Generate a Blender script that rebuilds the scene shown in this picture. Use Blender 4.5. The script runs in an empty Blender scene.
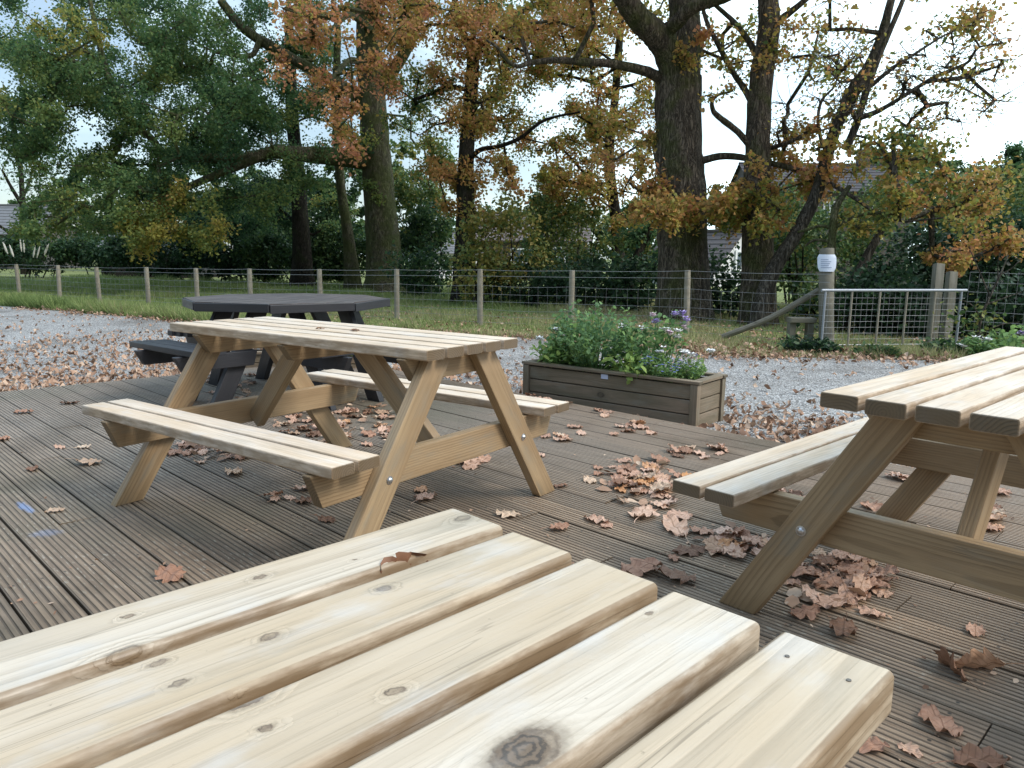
import bpy, math, random
import numpy as np
from mathutils import Vector, Matrix

rng = np.random.default_rng(7)
random.seed(7)
sc = bpy.context.scene
COL = sc.collection
R_ = math.radians

# ------------------------------------------------------------------ camera
F_PX, PITCH, ROLL, YAW, EYE = 755.05, 9.553, 0.694, 44.94, 1.0297
a = R_(YAW)
fw0 = np.array([-math.cos(a), math.sin(a), 0.0])
rt0 = np.array([math.sin(a), math.cos(a), 0.0])
t = R_(PITCH)
CF = fw0 * math.cos(t) - np.array([0, 0, 1.0]) * math.sin(t)
u2 = np.cross(rt0, CF)
r = R_(ROLL)
CR = rt0 * math.cos(r) + u2 * math.sin(r)
CU = -rt0 * math.sin(r) + u2 * math.cos(r)
EYEP = np.array([0, 0, EYE])


def at(u, v, D):
    """the place seen at a pixel of the photograph, D metres deep"""
    return (CR * (u - 512) / F_PX + CU * (384 - v) / F_PX + CF) * D + EYEP


def on(u, v, z=0.0):
    d = CR * (u - 512) / F_PX + CU * (384 - v) / F_PX + CF
    return d * ((z - EYE) / d[2]) + EYEP


cam = bpy.data.cameras.new("camera")
camo = bpy.data.objects.new("camera", cam)
COL.objects.link(camo)
cam.sensor_fit = 'HORIZONTAL'
cam.sensor_width = 36.0
cam.lens = F_PX * 36.0 / 1024.0
cam.clip_start = 0.02
cam.clip_end = 1500
m = Matrix(((CR[0], CU[0], -CF[0], 0), (CR[1], CU[1], -CF[1], 0), (CR[2], CU[2], -CF[2], EYE), (0, 0, 0, 1)))
camo.matrix_world = m
sc.camera = camo


# ------------------------------------------------------------------ node helper
class NT:
    def __init__(s, name):
        s.mat = bpy.data.materials.new(name)
        s.mat.use_nodes = True
        s.t = s.mat.node_tree
        s.t.nodes.clear()
        s.out = s.t.nodes.new('ShaderNodeOutputMaterial')

    def n(s, typ, **kw):
        nd = s.t.nodes.new(typ)
        for k, v in kw.items():
            setattr(nd, k, v)
        return nd

    def put(s, sock, v):
        if hasattr(v, 'is_output') or isinstance(v, bpy.types.NodeSocket):
            s.t.links.new(v, sock)
        else:
            sock.default_value = v

    def math(s, op, x, y=0.0, z=0.0, clamp=False):
        nd = s.n('ShaderNodeMath', operation=op, use_clamp=clamp)
        s.put(nd.inputs[0], x); s.put(nd.inputs[1], y); s.put(nd.inputs[2], z)
        return nd.outputs[0]

    def vm(s, op, x, y=(0, 0, 0), scale=None):
        nd = s.n('ShaderNodeVectorMath', operation=op)
        s.put(nd.inputs[0], x)
        if len(nd.inputs) > 1: s.put(nd.inputs[1], y)
        if scale is not None: s.put(nd.inputs['Scale'], scale)
        return nd.outputs['Value'] if op in ('LENGTH', 'DISTANCE', 'DOT_PRODUCT') else nd.outputs[0]

    def noise(s, vec, scale, detail=3, rough=0.5, dist=0.0):
        nd = s.n('ShaderNodeTexNoise')
        if vec is not None: s.put(nd.inputs['Vector'], vec)
        s.put(nd.inputs['Scale'], scale); s.put(nd.inputs['Detail'], detail)
        s.put(nd.inputs['Roughness'], rough); s.put(nd.inputs['Distortion'], dist)
        return nd.outputs['Fac']

    def voro(s, vec, scale, feature='F1', rand=1.0):
        nd = s.n('ShaderNodeTexVoronoi', feature=feature)
        if vec is not None: s.put(nd.inputs['Vector'], vec)
        s.put(nd.inputs['Scale'], scale); s.put(nd.inputs['Randomness'], rand)
        return nd

    def ramp(s, fac, stops, interp='LINEAR'):
        nd = s.n('ShaderNodeValToRGB')
        cr = nd.color_ramp
        cr.interpolation = interp
        while len(cr.elements) < len(stops): cr.elements.new(0.5)
        for e, (p, c) in zip(cr.elements, stops):
            e.position = p
            e.color = (c, c, c, 1) if not hasattr(c, '__len__') else (c[0], c[1], c[2], 1)
        s.put(nd.inputs[0], fac)
        return nd.outputs[0]

    def mr(s, v, a0, a1, b0=0.0, b1=1.0, smooth=True):
        nd = s.n('ShaderNodeMapRange', interpolation_type='SMOOTHSTEP' if smooth else 'LINEAR')
        s.put(nd.inputs[0], v)
        for i, q in enumerate((a0, a1, b0, b1)): s.put(nd.inputs[i + 1], q)
        return nd.outputs[0]

    def mix(s, fac, c1, c2, mode='MIX'):
        nd = s.n('ShaderNodeMix', data_type='RGBA', blend_type=mode)
        s.put(nd.inputs[0], fac)
        s.put(nd.inputs[6], c1 if not isinstance(c1, tuple) else (*c1[:3], 1))
        s.put(nd.inputs[7], c2 if not isinstance(c2, tuple) else (*c2[:3], 1))
        return nd.outputs[2]

    def comb(s, x, y, z):
        nd = s.n('ShaderNodeCombineXYZ')
        for i, q in enumerate((x, y, z)): s.put(nd.inputs[i], q)
        return nd.outputs[0]

    def sep(s, v):
        nd = s.n('ShaderNodeSeparateXYZ')
        s.put(nd.inputs[0], v)
        return nd.outputs

    def attr(s, name):
        return s.n('ShaderNodeAttribute', attribute_name=name)

    def coord(s, which='Object'):
        return s.n('ShaderNodeTexCoord').outputs[which]

    def bump(s, h, strength=0.3, dist=0.01):
        nd = s.n('ShaderNodeBump')
        s.put(nd.inputs['Strength'], strength); s.put(nd.inputs['Distance'], dist); s.put(nd.inputs['Height'], h)
        return nd.outputs[0]

    def bsdf(s, col, rough=0.6, spec=0.4, normal=None, metal=0.0, transm=None):
        nd = s.n('ShaderNodeBsdfPrincipled')
        s.put(nd.inputs['Base Color'], col if not isinstance(col, tuple) else (*col[:3], 1))
        s.put(nd.inputs['Roughness'], rough); s.put(nd.inputs['Specular IOR Level'], spec)
        s.put(nd.inputs['Metallic'], metal)
        if normal is not None: s.put(nd.inputs['Normal'], normal)
        o = nd.outputs[0]
        if transm is not None:
            tr = s.n('ShaderNodeBsdfTranslucent')
            s.put(tr.inputs[0], col if not isinstance(col, tuple) else (*col[:3], 1))
            mx = s.n('ShaderNodeMixShader')
            mx.inputs[0].default_value = transm
            s.t.links.new(o, mx.inputs[1]); s.t.links.new(tr.outputs[0], mx.inputs[2])
            o = mx.outputs[0]
        s.t.links.new(o, s.out.inputs[0])
        return s.mat


# ------------------------------------------------------------------ materials
def wood(name, pale, tan, knotcol, grey=0.0, knots=(), rough=0.5, dark_streak=0.5, stain=0.0, endcol=None, rk=1.0, side_grime_shade=0.0, spec=.45, bloom=0.0):
    """sawn softwood; 'wc' holds each board's own coordinates (x along the grain)"""
    N = NT(name)
    wc = N.attr('wc').outputs['Vector']
    x, y, z = N.sep(wc)
    drift = N.math('MULTIPLY', N.math('SUBTRACT', N.noise(N.comb(N.math('MULTIPLY', x, .8), N.math('MULTIPLY', y, 3.0), N.math('MULTIPLY', z, 3.0)), 1.0, 2), .5), .11)
    # random knots on some boards
    kv = N.voro(N.comb(N.math('MULTIPLY', x, 3.1), N.math('MULTIPLY', y, 7.0), N.math('MULTIPLY', z, 5.0)), 1.0)
    gate = N.math('GREATER_THAN', N.sep(kv.outputs['Color'])[0], .62 if rk == 1.0 else (rk if rk else 2.0))
    kd = N.math('ADD', kv.outputs['Distance'], N.math('MULTIPLY', N.math('SUBTRACT', 1.0, gate), 5.0))
    kd = N.math('ADD', kd, N.math('MULTIPLY', N.math('SUBTRACT', N.noise(wc, 90, 3), .5), .05))
    core = N.mr(kd, .085, .10, 1, 0)
    rim = N.math('MULTIPLY', N.mr(kd, .055, .085), N.mr(kd, .085, .13, 1, 0))
    halo = N.mr(kd, .07, .28, 1, 0)
    swirl = N.mr(kd, .0, .35, .012, 0)
    if knots:
        oc = N.coord()
        wob = N.math('ADD', N.math('MULTIPLY', N.math('SUBTRACT', N.noise(oc, 45, 3), .5), .008), N.math('MULTIPLY', N.math('SUBTRACT', N.noise(oc, 220, 3), .5), .006))
        for (kx, ky, kz, kr) in knots:
            dv = N.vm('MULTIPLY', N.vm('SUBTRACT', oc, (kx, ky, kz)), (.6, 1, 1))
            d = N.math('ADD', N.vm('LENGTH', dv), wob)
            core = N.math('MAXIMUM', core, N.mr(d, kr * .85, kr * 1.02, 1, 0))
            rim = N.math('MAXIMUM', rim, N.math('MULTIPLY', N.mr(d, kr * .6, kr * .86), N.mr(d, kr * .86, kr * 1.35, 1, 0)))
            halo = N.math('MAXIMUM', halo, N.mr(d, kr * .9, kr * 1.7, 1, 0))
            swirl = N.math('MAXIMUM', swirl, N.mr(d, 0, kr * 3.0, .014, 0))
    rr = N.vm('LENGTH', N.comb(0.0, N.math('ADD', y, drift), N.math('ADD', z, N.math('ADD', swirl, .035))))
    rr = N.math('ADD', rr, swirl)
    rr = N.math('ADD', rr, N.math('MULTIPLY', N.noise(N.comb(N.math('MULTIPLY', x, 2.0), N.math('MULTIPLY', y, 20.0), N.math('MULTIPLY', z, 20.0)), 1.0, 3), .012))
    ring = N.math('FRACT', N.math('MULTIPLY', rr, 105.0))
    ring = N.math('MULTIPLY', N.mr(ring, 0.25, .88), N.mr(ring, 1.0, .9, 0, 1))
    ringamt = N.mr(N.noise(N.comb(N.math('MULTIPLY', x, .8), N.math('MULTIPLY', y, 9.0), z), 1.0, 2), .3, .7, .25, 1.0)
    ring = N.math('MULTIPLY', ring, ringamt)
    fine = N.noise(N.comb(N.math('MULTIPLY', x, 7.0), N.math('MULTIPLY', y, 330.0), N.math('MULTIPLY', z, 330.0)), 1.0, 3, .6)
    big = N.noise(N.comb(N.math('MULTIPLY', x, 1.7), N.math('MULTIPLY', y, 11.0), N.math('MULTIPLY', z, 11.0)), 1.0, 4, .55)
    tone = N.attr('tone').outputs['Fac']
    c = N.mix(N.mr(big, .25, .75), pale, tan)
    c = N.mix(N.math('MULTIPLY', tone, .3), c, tan)
    c = N.mix(N.math('MULTIPLY', ring, dark_streak), c, tuple(q * .62 for q in tan))
    c = N.mix(N.mr(fine, .48, .75, 0, .5), c, tuple(q * .55 for q in tan))
    c = N.mix(N.math('MULTIPLY', halo, .5), c, tuple(tan[i] * .68 + knotcol[i] * .2 for i in range(3)))
    kn = N.mix(N.mr(N.noise(wc, 75, 5, .7), .35, .65), tuple(q * 1.5 for q in knotcol), tuple(tan[i] * .55 + knotcol[i] * .8 for i in range(3)))
    c = N.mix(N.math('MULTIPLY', core, .72), c, kn)
    c = N.mix(N.math('MULTIPLY', rim, .42), c, knotcol)
    for (kx, ky, kz, kr) in knots:
        if kr > .017:
            d = N.math('ADD', N.vm('LENGTH', N.vm('MULTIPLY', N.vm('SUBTRACT', N.coord(), (kx, ky, kz)), (.75, 1, 1))), N.math('MULTIPLY', N.math('SUBTRACT', N.noise(N.coord(), 55, 4, .65), .5), .018))
            rad_ = N.math('SINE', N.math('ADD', N.math('MULTIPLY', d, 900.0), N.math('MULTIPLY', N.noise(N.vm('SUBTRACT', N.coord(), (kx, ky, kz)), 60, 5, .65), 14.0)))
            inner = N.mix(N.mr(rad_, -.9, .9), (.045, .03, .02), (.15, .10, .062))
            c = N.mix(N.math('MULTIPLY', N.mr(d, kr * .7, kr * .95, 1, 0), .9), c, inner)
    # hairline drying cracks along the grain
    ck = N.noise(N.comb(N.math('MULTIPLY', x, 2.2), N.math('MULTIPLY', y, 95.0), N.math('MULTIPLY', z, 95.0)), 1.0, 1, .3)
    ckg = N.mr(N.noise(N.comb(N.math('MULTIPLY', x, 1.4), N.math('MULTIPLY', y, 7.0), z), 2.0, 2), .55, .68)
    c = N.mix(N.math('MULTIPLY', N.math('MULTIPLY', N.mr(N.math('ABSOLUTE', N.math('SUBTRACT', ck, .5)), .004, .016, 1, 0), ckg), .55), c, tuple(q * .35 for q in tan))
    # dirt specks and old wet stains
    sp = N.noise(wc, 85, 5, .7)
    c = N.mix(N.mr(sp, .66, .76, 0, .6), c, tuple(q * .33 for q in tan))
    if stain:
        st = N.noise(N.comb(N.math('MULTIPLY', x, 2.4), N.math('MULTIPLY', y, 8.0), N.math('MULTIPLY', z, 8.0)), 1.6, 5, .6)
        c = N.mix(N.mr(st, .50, .75, 0, stain), c, (.22, .21, .17))
        bl = N.noise(N.comb(N.math('MULTIPLY', x, 3.0), N.math('MULTIPLY', y, 6.0), z), 2.6, 4, .6)
        if bloom: c = N.mix(N.mr(bl, .5, .72, 0, bloom), c, tuple(.5 + .12 * q for q in pale))
    if grey: c = N.mix(N.mr(N.noise(wc, 4, 3), .2, .8, grey * .5, grey), c, (.30, .29, .27))
    if endcol is not None:
        e = N.attr('endg').outputs['Fac']
        c = N.mix(N.math('MULTIPLY', e, .9), c, N.mix(N.math('MULTIPLY', ring, .8), endcol, tuple(q * .45 for q in endcol)))
    if side_grime_shade:  # plank sides: patchy dirt, with the shade of the gaps painted in
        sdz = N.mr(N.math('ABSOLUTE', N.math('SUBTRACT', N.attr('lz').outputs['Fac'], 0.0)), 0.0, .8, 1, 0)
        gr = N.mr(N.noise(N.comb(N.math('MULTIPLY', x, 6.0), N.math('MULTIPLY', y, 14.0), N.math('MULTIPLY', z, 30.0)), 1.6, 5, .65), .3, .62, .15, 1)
        c = N.mix(N.math('MULTIPLY', N.math('MULTIPLY', gr, sdz), side_grime_shade), c, (.21, .135, .07))
    hgt = N.math('ADD', N.math('MULTIPLY', fine, .6), N.math('MULTIPLY', ring, -.6))
    hgt = N.math('ADD', hgt, N.math('MULTIPLY', core, .8))
    return N.bsdf(c, N.mr(big, .3, .7, rough - .06, rough + .1), spec, N.bump(hgt, .4, .0015))


PALE, TAN, KNOT = (.77, .68, .575), (.62, .475, .33), (.065, .04, .025)
END = (.11, .072, .036)
M_pine = wood('pine_table', PALE, TAN, KNOT, endcol=END, stain=.25, dark_streak=.32, side_grime_shade=.62, spec=.22, rough=.6, bloom=.35)
M_leg = wood('pine_frame', (.43, .308, .178), (.295, .195, .102), (.06, .035, .02), endcol=(.16, .11, .06), stain=.5, rough=.55, rk=.38, dark_streak=.6)
M_black = wood('black_painted_timber', (.040, .041, .047), (.024, .025, .030), (.012, .012, .014), rough=.42, dark_streak=.3)
M_blacktop = wood('black_weathered_timber', (.13, .105, .095), (.06, .05, .048), (.02, .018, .018), rough=.5, dark_streak=.6, stain=.25)
M_planter = wood('weathered_green_timber', (.27, .20, .14), (.15, .125, .08), (.03, .022, .016), rough=.75, dark_streak=.5, stain=.5, endcol=(.10, .08, .05))
M_post = wood('weathered_post', (.36, .33, .27), (.24, .215, .165), (.08, .07, .05), rough=.8, dark_streak=.4, stain=.3, endcol=(.3, .26, .2))
M_oldpost = wood('dark_old_post', (.23, .215, .175), (.14, .135, .10), (.04, .035, .03), rough=.85, dark_streak=.5, stain=.5)


def deck_mat():
    N = NT('deck_timber')
    wc = N.attr('wc').outputs['Vector']
    tone = N.attr('tone').outputs['Fac']
    x, y, z = N.sep(wc)
    P = N.n('ShaderNodeNewGeometry').outputs['Position']
    big = N.noise(P, .55, 4, .6)
    streak = N.noise(N.comb(N.math('MULTIPLY', x, 2.2), N.math('MULTIPLY', y, 60.0), 0.0), 1.0, 4, .65)
    fine = N.noise(N.comb(N.math('MULTIPLY', x, 14.0), N.math('MULTIPLY', y, 260.0), 0.0), 1.0, 3, .6)
    c = N.mix(N.mr(streak, .25, .75), (.16, .108, .07), (.40, .29, .195))
    c = N.mix(N.math('MULTIPLY', tone, .7), c, N.mix(streak, (.115, .088, .062), (.21, .165, .122)))
    # worn grey to the far left, browner by the planter
    px, py, pz = N.sep(P)
    c = N.mix(N.mr(N.math('SUBTRACT', py, px), 3.0, 6.5, 0, .55), c, N.mix(streak, (.17, .138, .11), (.345, .29, .235)))
    c = N.mix(N.mr(N.math('ADD', py, N.math('MULTIPLY', px, .25)), 2.3, 3.3, 0, .5), c, N.mix(streak, (.19, .125, .08), (.36, .25, .165)))
    # algae patches
    c = N.mix(N.mr(big, .5, .68, 0, .42), c, (.125, .13, .085))
    c = N.mix(N.mr(fine, .55, .8, 0, .45), c, (.035, .03, .026))
    # worn, scuffed ridges: pale broken dashes on the groove tops in patches
    dash = N.math('MULTIPLY', N.mr(N.noise(N.comb(N.math('MULTIPLY', x, 26.0), N.math('MULTIPLY', y, 110.0), 0.0), 1.0, 2), .58, .68), N.mr(N.noise(P, 1.3, 3), .46, .6))
    top = N.mr(z, -.0028, -.0006)
    c = N.mix(N.math('MULTIPLY', N.math('MULTIPLY', dash, top), .6), c, (.42, .39, .32))
    # dirt kept in the grooves
    c = N.mix(N.mr(z, -.0008, -.0032, 0, .55), c, (.055, .046, .034))
    ly = N.attr('endg').outputs['Fac']
    sx = N.math('SUBTRACT', N.math('FRACT', N.math('DIVIDE', N.math('SUBTRACT', px, -6.26), .45)), .5)
    sx = N.math('MULTIPLY', N.math('SUBTRACT', .5, N.math('ABSOLUTE', sx)), .45)
    sd = N.vm('LENGTH', N.comb(sx, N.math('SUBTRACT', N.math('ABSOLUTE', ly), .040), 0.0))
    c = N.mix(N.mr(sd, .0035, .0055, .85, 0), c, (.03, .028, .026))
    damp = N.noise(P, .9, 5, .62)
    c = N.mix(N.mr(damp, .46, .64, 0, .6), c, N.mix(1.0, c, (.48, .45, .38), 'MULTIPLY'))
    # two smears of old blue chalk
    ob = P
    for (cx, cy, ang, l, w, am) in ((*on(25, 508)[:2], math.atan2(*(on(38, 518) - on(12, 498))[[1, 0]]), .11, .022, .5), (*on(46, 534)[:2], .9, .06, .05, .2)):
        d = N.vm('SUBTRACT', ob, (cx, cy, 0))
        dx, dy, dz = N.sep(d)
        ux = N.math('ADD', N.math('MULTIPLY', dx, math.cos(ang)), N.math('MULTIPLY', dy, math.sin(ang)))
        uy = N.math('SUBTRACT', N.math('MULTIPLY', dy, math.cos(ang)), N.math('MULTIPLY', dx, math.sin(ang)))
        q = N.vm('LENGTH', N.comb(N.math('DIVIDE', ux, l), N.math('DIVIDE', uy, w), 0.0))
        q = N.math('ADD', q, N.math('MULTIPLY', N.math('SUBTRACT', N.noise(P, 40, 3), .5), 1.2))
        c = N.mix(N.mr(q, .4, 1.1, am, 0), c, (.22, .36, .66))
    return N.bsdf(c, N.mr(big, .3, .7, .5, .68), .38, N.bump(N.math('ADD', fine, streak), .35, .002))


M_deck = deck_mat()


def gravel_mat():
    N = NT('gravel')
    P = N.n('ShaderNodeNewGeometry').outputs['Position']
    v = N.voro(P, 62)
    c = N.ramp(N.sep(v.outputs['Color'])[0], [(0, (.21, .20, .19)), (.45, (.44, .43, .41)), (.8, (.62, .61, .59)), (1, (.78, .76, .73))])
    big = N.noise(P, .8, 4, .6)
    c = N.mix(N.mr(big, .45, .72, 0, .6), c, (.15, .125, .10))
    c = N.mix(N.mr(v.outputs['Distance'], .35, .75, 0, .75), c, (.05, .047, .045))
    return N.bsdf(c, .75, .3, N.bump(N.math('SUBTRACT', 1.0, v.outputs['Distance']), .8, .015))


def soil_mat(name, c1, c2, scale=9):
    N = NT(name)
    P = N.n('ShaderNodeNewGeometry').outputs['Position']
    n1 = N.noise(P, scale, 6, .7)
    n2 = N.noise(P, .5, 4, .6)
    c = N.mix(N.mr(n1, .3, .7), c1, c2)
    c = N.mix(N.mr(n2, .45, .7, 0, .45), c, tuple(q * .6 for q in c1))
    return N.bsdf(c, .9, .1, N.bump(n1, .8, .03))


M_gravel = gravel_mat()
M_ground = soil_mat('turf_ground', (.14, .17, .065), (.25, .27, .11))
M_soil = soil_mat('planter_soil', (.03, .022, .015), (.06, .045, .03), 40)


def leaf_mat(name, stops, transl=.35, rough=.5, spec=.25, var=.5):
    N = NT(name)
    tone = N.attr('tone').outputs['Fac']
    c = N.ramp(tone, stops)
    P = N.n('ShaderNodeNewGeometry').outputs['Position']
    c = N.mix(N.mr(N.noise(P, 9, 2), .35, .65, 0, var), c, N.mix(1.0, c, (.55, .55, .55), 'MULTIPLY'))
    return N.bsdf(c, rough, spec, None, 0, transl)


G0, G1, G2 = (.052, .115, .055), (.115, .215, .080), (.23, .29, .085)
YEL, ORA, BRN, RED = (.45, .38, .08), (.66, .35, .12), (.22, .11, .05), (.60, .28, .16)
M_crown = leaf_mat('oak_leaves', [(0, G0), (.15, G1), (.38, G2), (.55, YEL), (.70, (.42, .27, .095)), (.86, ORA), (1, RED)], transl=.5)
M_shrub = leaf_mat('shrub_leaves', [(0, (.014, .030, .020)), (.3, (.042, .092, .044)), (.6, (.11, .19, .065)), (.85, (.26, .28, .075)), (1, (.40, .32, .09))])
M_bed = leaf_mat('bed_plant_leaves', [(0, (.09, .18, .085)), (.35, (.18, .31, .14)), (.7, (.27, .42, .12)), (1, (.36, .48, .14))], var=.2, transl=.45)
M_grass = leaf_mat('grass_blades', [(0, (.14, .22, .07)), (.5, (.29, .36, .13)), (.8, (.42, .38, .21)), (1, (.42, .34, .22))], transl=.3, rough=.7, var=.3)
M_litter = leaf_mat('dead_leaf_litter', [(0, (.17, .095, .06)), (.35, (.38, .225, .145)), (.7, (.55, .37, .255)), (1, (.66, .50, .37))], transl=.1, rough=.65)


def dead_leaf_mat():
    N = NT('dry_oak_leaf')
    rnd = N.n('ShaderNodeObjectInfo').outputs['Random']
    oc = N.coord('Object')
    c = N.ramp(rnd, [(0, (.19, .105, .065)), (.16, (.42, .235, .155)), (.45, (.60, .385, .28)), (.7, (.70, .495, .385)), (.82, (.58, .29, .12)), (.9, (.50, .32, .21)), (1, (.74, .58, .43))])
    x, y, z = N.sep(oc)
    ay = N.math('ABSOLUTE', y)
    # midrib and side veins
    rib = N.mr(ay, .0008, .003, 1, 0)
    vein = N.math('FRACT', N.math('MULTIPLY', N.math('SUBTRACT', x, ay), 62.0))
    vein = N.mr(N.math('ABSOLUTE', N.math('SUBTRACT', vein, .5)), .02, .10, .6, 0)
    n1 = N.noise(oc, 45, 4, .6)
    c = N.mix(N.mr(n1, .35, .7, 0, .6), c, N.mix(1.0, c, (.74, .66, .6), 'MULTIPLY'))
    c = N.mix(N.math('MAXIMUM', rib, vein), c, N.mix(1.0, c, (.6, .55, .5), 'MULTIPLY'))
    return N.bsdf(c, .55, .3, N.bump(N.math('ADD', n1, vein), .5, .002), 0, .08)


M_dead = dead_leaf_mat()


def bark_mat(name, c1, c2, moss, mossy):
    N = NT(name)
    P = N.n('ShaderNodeNewGeometry')
    pos = P.outputs['Position']
    x, y, z = N.sep(pos)
    st = N.comb(N.math('MULTIPLY', x, 16.0), N.math('MULTIPLY', y, 16.0), N.math('MULTIPLY', z, 2.4))
    n1 = N.noise(st, 1.0, 5, .65, .6)
    wv = N.vm('ADD', N.comb(N.math('MULTIPLY', x, 17.0), N.math('MULTIPLY', y, 17.0), N.math('MULTIPLY', z, 2.3)), N.vm('SCALE', N.n('ShaderNodeTexNoise').outputs['Color'], (0, 0, 0), 1.6))
    vor = N.voro(wv, 1.0, 'DISTANCE_TO_EDGE')
    rg = N.noise(N.comb(N.math('MULTIPLY', x, 22.0), N.math('MULTIPLY', y, 22.0), N.math('MULTIPLY', z, 2.6)), 1.0, 4, .6, 1.2)
    crack = N.math('MAXIMUM', N.mr(N.math('ABSOLUTE', N.math('SUBTRACT', rg, .5)), .0, .075, 1, 0), N.math('MULTIPLY', N.mr(vor.outputs['Distance'], .0, .12, 1, 0), .35))
    c = N.mix(N.mr(n1, .3, .7), c1, c2)
    c = N.mix(N.math('MULTIPLY', crack, .7), c, tuple(q * .3 for q in c1))
    mo = N.noise(pos, 1.6, 4, .65)
    c = N.mix(N.mr(mo, .62 - mossy * .4, .85 - mossy * .4, 0, .75), c, N.mix(n1, tuple(q * .5 for q in moss), moss))
    return N.bsdf(c, .9, .1, N.bump(N.math('SUBTRACT', n1, crack), .9, .04))


M_bark = bark_mat('oak_bark', (.095, .08, .064), (.235, .195, .15), (.115, .135, .045), .42)
M_barkmoss = bark_mat('mossy_bark', (.105, .098, .066), (.22, .20, .135), (.125, .15, .05), .66)
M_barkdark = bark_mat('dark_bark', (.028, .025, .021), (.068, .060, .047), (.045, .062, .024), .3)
M_barkgrey = bark_mat('grey_bark', (.09, .08, .065), (.19, .17, .14), (.08, .10, .03), .25)


def simple(name, col, rough=.6, metal=0.0, var=.3, scale=30, spec=.4):
    N = NT(name)
    P = N.n('ShaderNodeNewGeometry').outputs['Position']
    n1 = N.noise(P, scale, 4, .6)
    c = N.mix(N.mr(n1, .3, .75, 0, var), tuple(col), tuple(q * .55 for q in col))
    return N.bsdf(c, rough, spec, N.bump(n1, .15, .003), metal)


M_steel = simple('zinc_plated_steel', (.62, .62, .63), .32, 1.0, .2)
M_galv = simple('galvanised_steel', (.36, .39, .43), .6, .5, .3)
M_wire = simple('galvanised_wire', (.30, .31, .32), .5, .5, .2)
M_paper = simple('paper_in_plastic_sleeve', (.72, .78, .88), .25, 0, .06)
M_ink = simple('printed_lines', (.30, .36, .50), .5, 0, .1)
M_tag = simple('pale_blue_tag', (.52, .58, .74), .4, 0, .1)
M_white = simple('white_petals', (.85, .85, .84), .6, 0, .1)
M_lilac = simple('lilac_petals', (.50, .40, .72), .6, 0, .2)
M_blue = simple('blue_petals', (.20, .24, .62), .6, 0, .3)
M_pink = simple('pale_pink_petals', (.74, .60, .66), .6, 0, .2)
M_orange = simple('orange_petals', (.75, .22, .08), .6, 0, .2)
M_render = simple('white_render', (.72, .73, .76), .8, 0, .12, 3)
M_slate = simple('slate_roof', (.075, .07, .078), .85, 0, .5, 5)
M_tile = simple('brown_tile_roof', (.15, .125, .12), .8, 0, .4, 5)
M_stone = simple('dark_stone_wall', (.11, .095, .085), .85, 0, .6, 7)
M_frame = simple('white_window_frame', (.78, .80, .82), .5, 0, .05)
M_glass = simple('window_glass', (.10, .13, .17), .08, 0, .2, 2, .8)
M_shed = simple('dark_shed_boards', (.030, .028, .026), .8, 0, .4, 8)
M_shedroof = simple('grey_sheet_roof', (.17, .175, .185), .7, 0, .3, 4)
M_plume = simple('feathery_plume', (.62, .58, .50), .9, 0, .2)


# ------------------------------------------------------------------ geometry collector
class MB:
    def __init__(s):
        s.v = []; s.f = []; s.wc = []; s.tone = []; s.endg = []; s.lz = []; s.nv = 0

    def add(s, verts, faces, wc=None, tone=0.5, endg=None, lz=None):
        verts = np.asarray(verts, float)
        b = s.nv
        s.v.append(verts)
        s.f += [tuple(int(i) + b for i in f) for f in faces]
        s.wc.append(np.asarray(wc, float) if wc is not None else verts.copy())
        s.tone.append(np.full(len(verts), tone) if np.isscalar(tone) else np.asarray(tone))
        s.endg.append(np.zeros(len(verts)) if endg is None else np.asarray(endg, float))
        s.lz.append(np.ones(len(verts)) if lz is None else np.asarray(lz, float))
        s.nv += len(verts)

    def mesh(s, name, mat, smooth=None):
        me = bpy.data.meshes.new(name)
        V = np.concatenate(s.v)
        me.from_pydata(V.tolist(), [], s.f)
        me.attributes.new('wc', 'FLOAT_VECTOR', 'POINT').data.foreach_set('vector', np.concatenate(s.wc).ravel().astype(np.float32))
        me.attributes.new('tone', 'FLOAT', 'POINT').data.foreach_set('value', np.concatenate(s.tone).astype(np.float32))
        me.attributes.new('endg', 'FLOAT', 'POINT').data.foreach_set('value', np.concatenate(s.endg).astype(np.float32))
        me.attributes.new('lz', 'FLOAT', 'POINT').data.foreach_set('value', np.concatenate(s.lz).astype(np.float32))
        me.materials.append(mat)
        if smooth is not None:
            me.shade_smooth()
            me.set_sharp_from_angle(angle=R_(smooth))
        me.update()
        return me

    def build(s, name, mat, parent=None, smooth=None):
        o = bpy.data.objects.new(name, s.mesh(name, mat, smooth))
        COL.objects.link(o)
        if parent is not None: o.parent = parent
        return o


def tag(o, label=None, cat=None, group=None, kind=None):
    if label: o['label'] = label
    if cat: o['category'] = cat
    if group: o['group'] = group
    if kind: o['kind'] = kind
    return o


def thing(name, label, cat, loc=(0, 0, 0), rz=0.0, group=None):
    o = bpy.data.objects.new(name, None)
    COL.objects.link(o)
    o.empty_display_size = .2
    o.location = tuple(float(q) for q in loc)
    o.rotation_euler = (0, 0, rz)
    return tag(o, label, cat, group)


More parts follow.
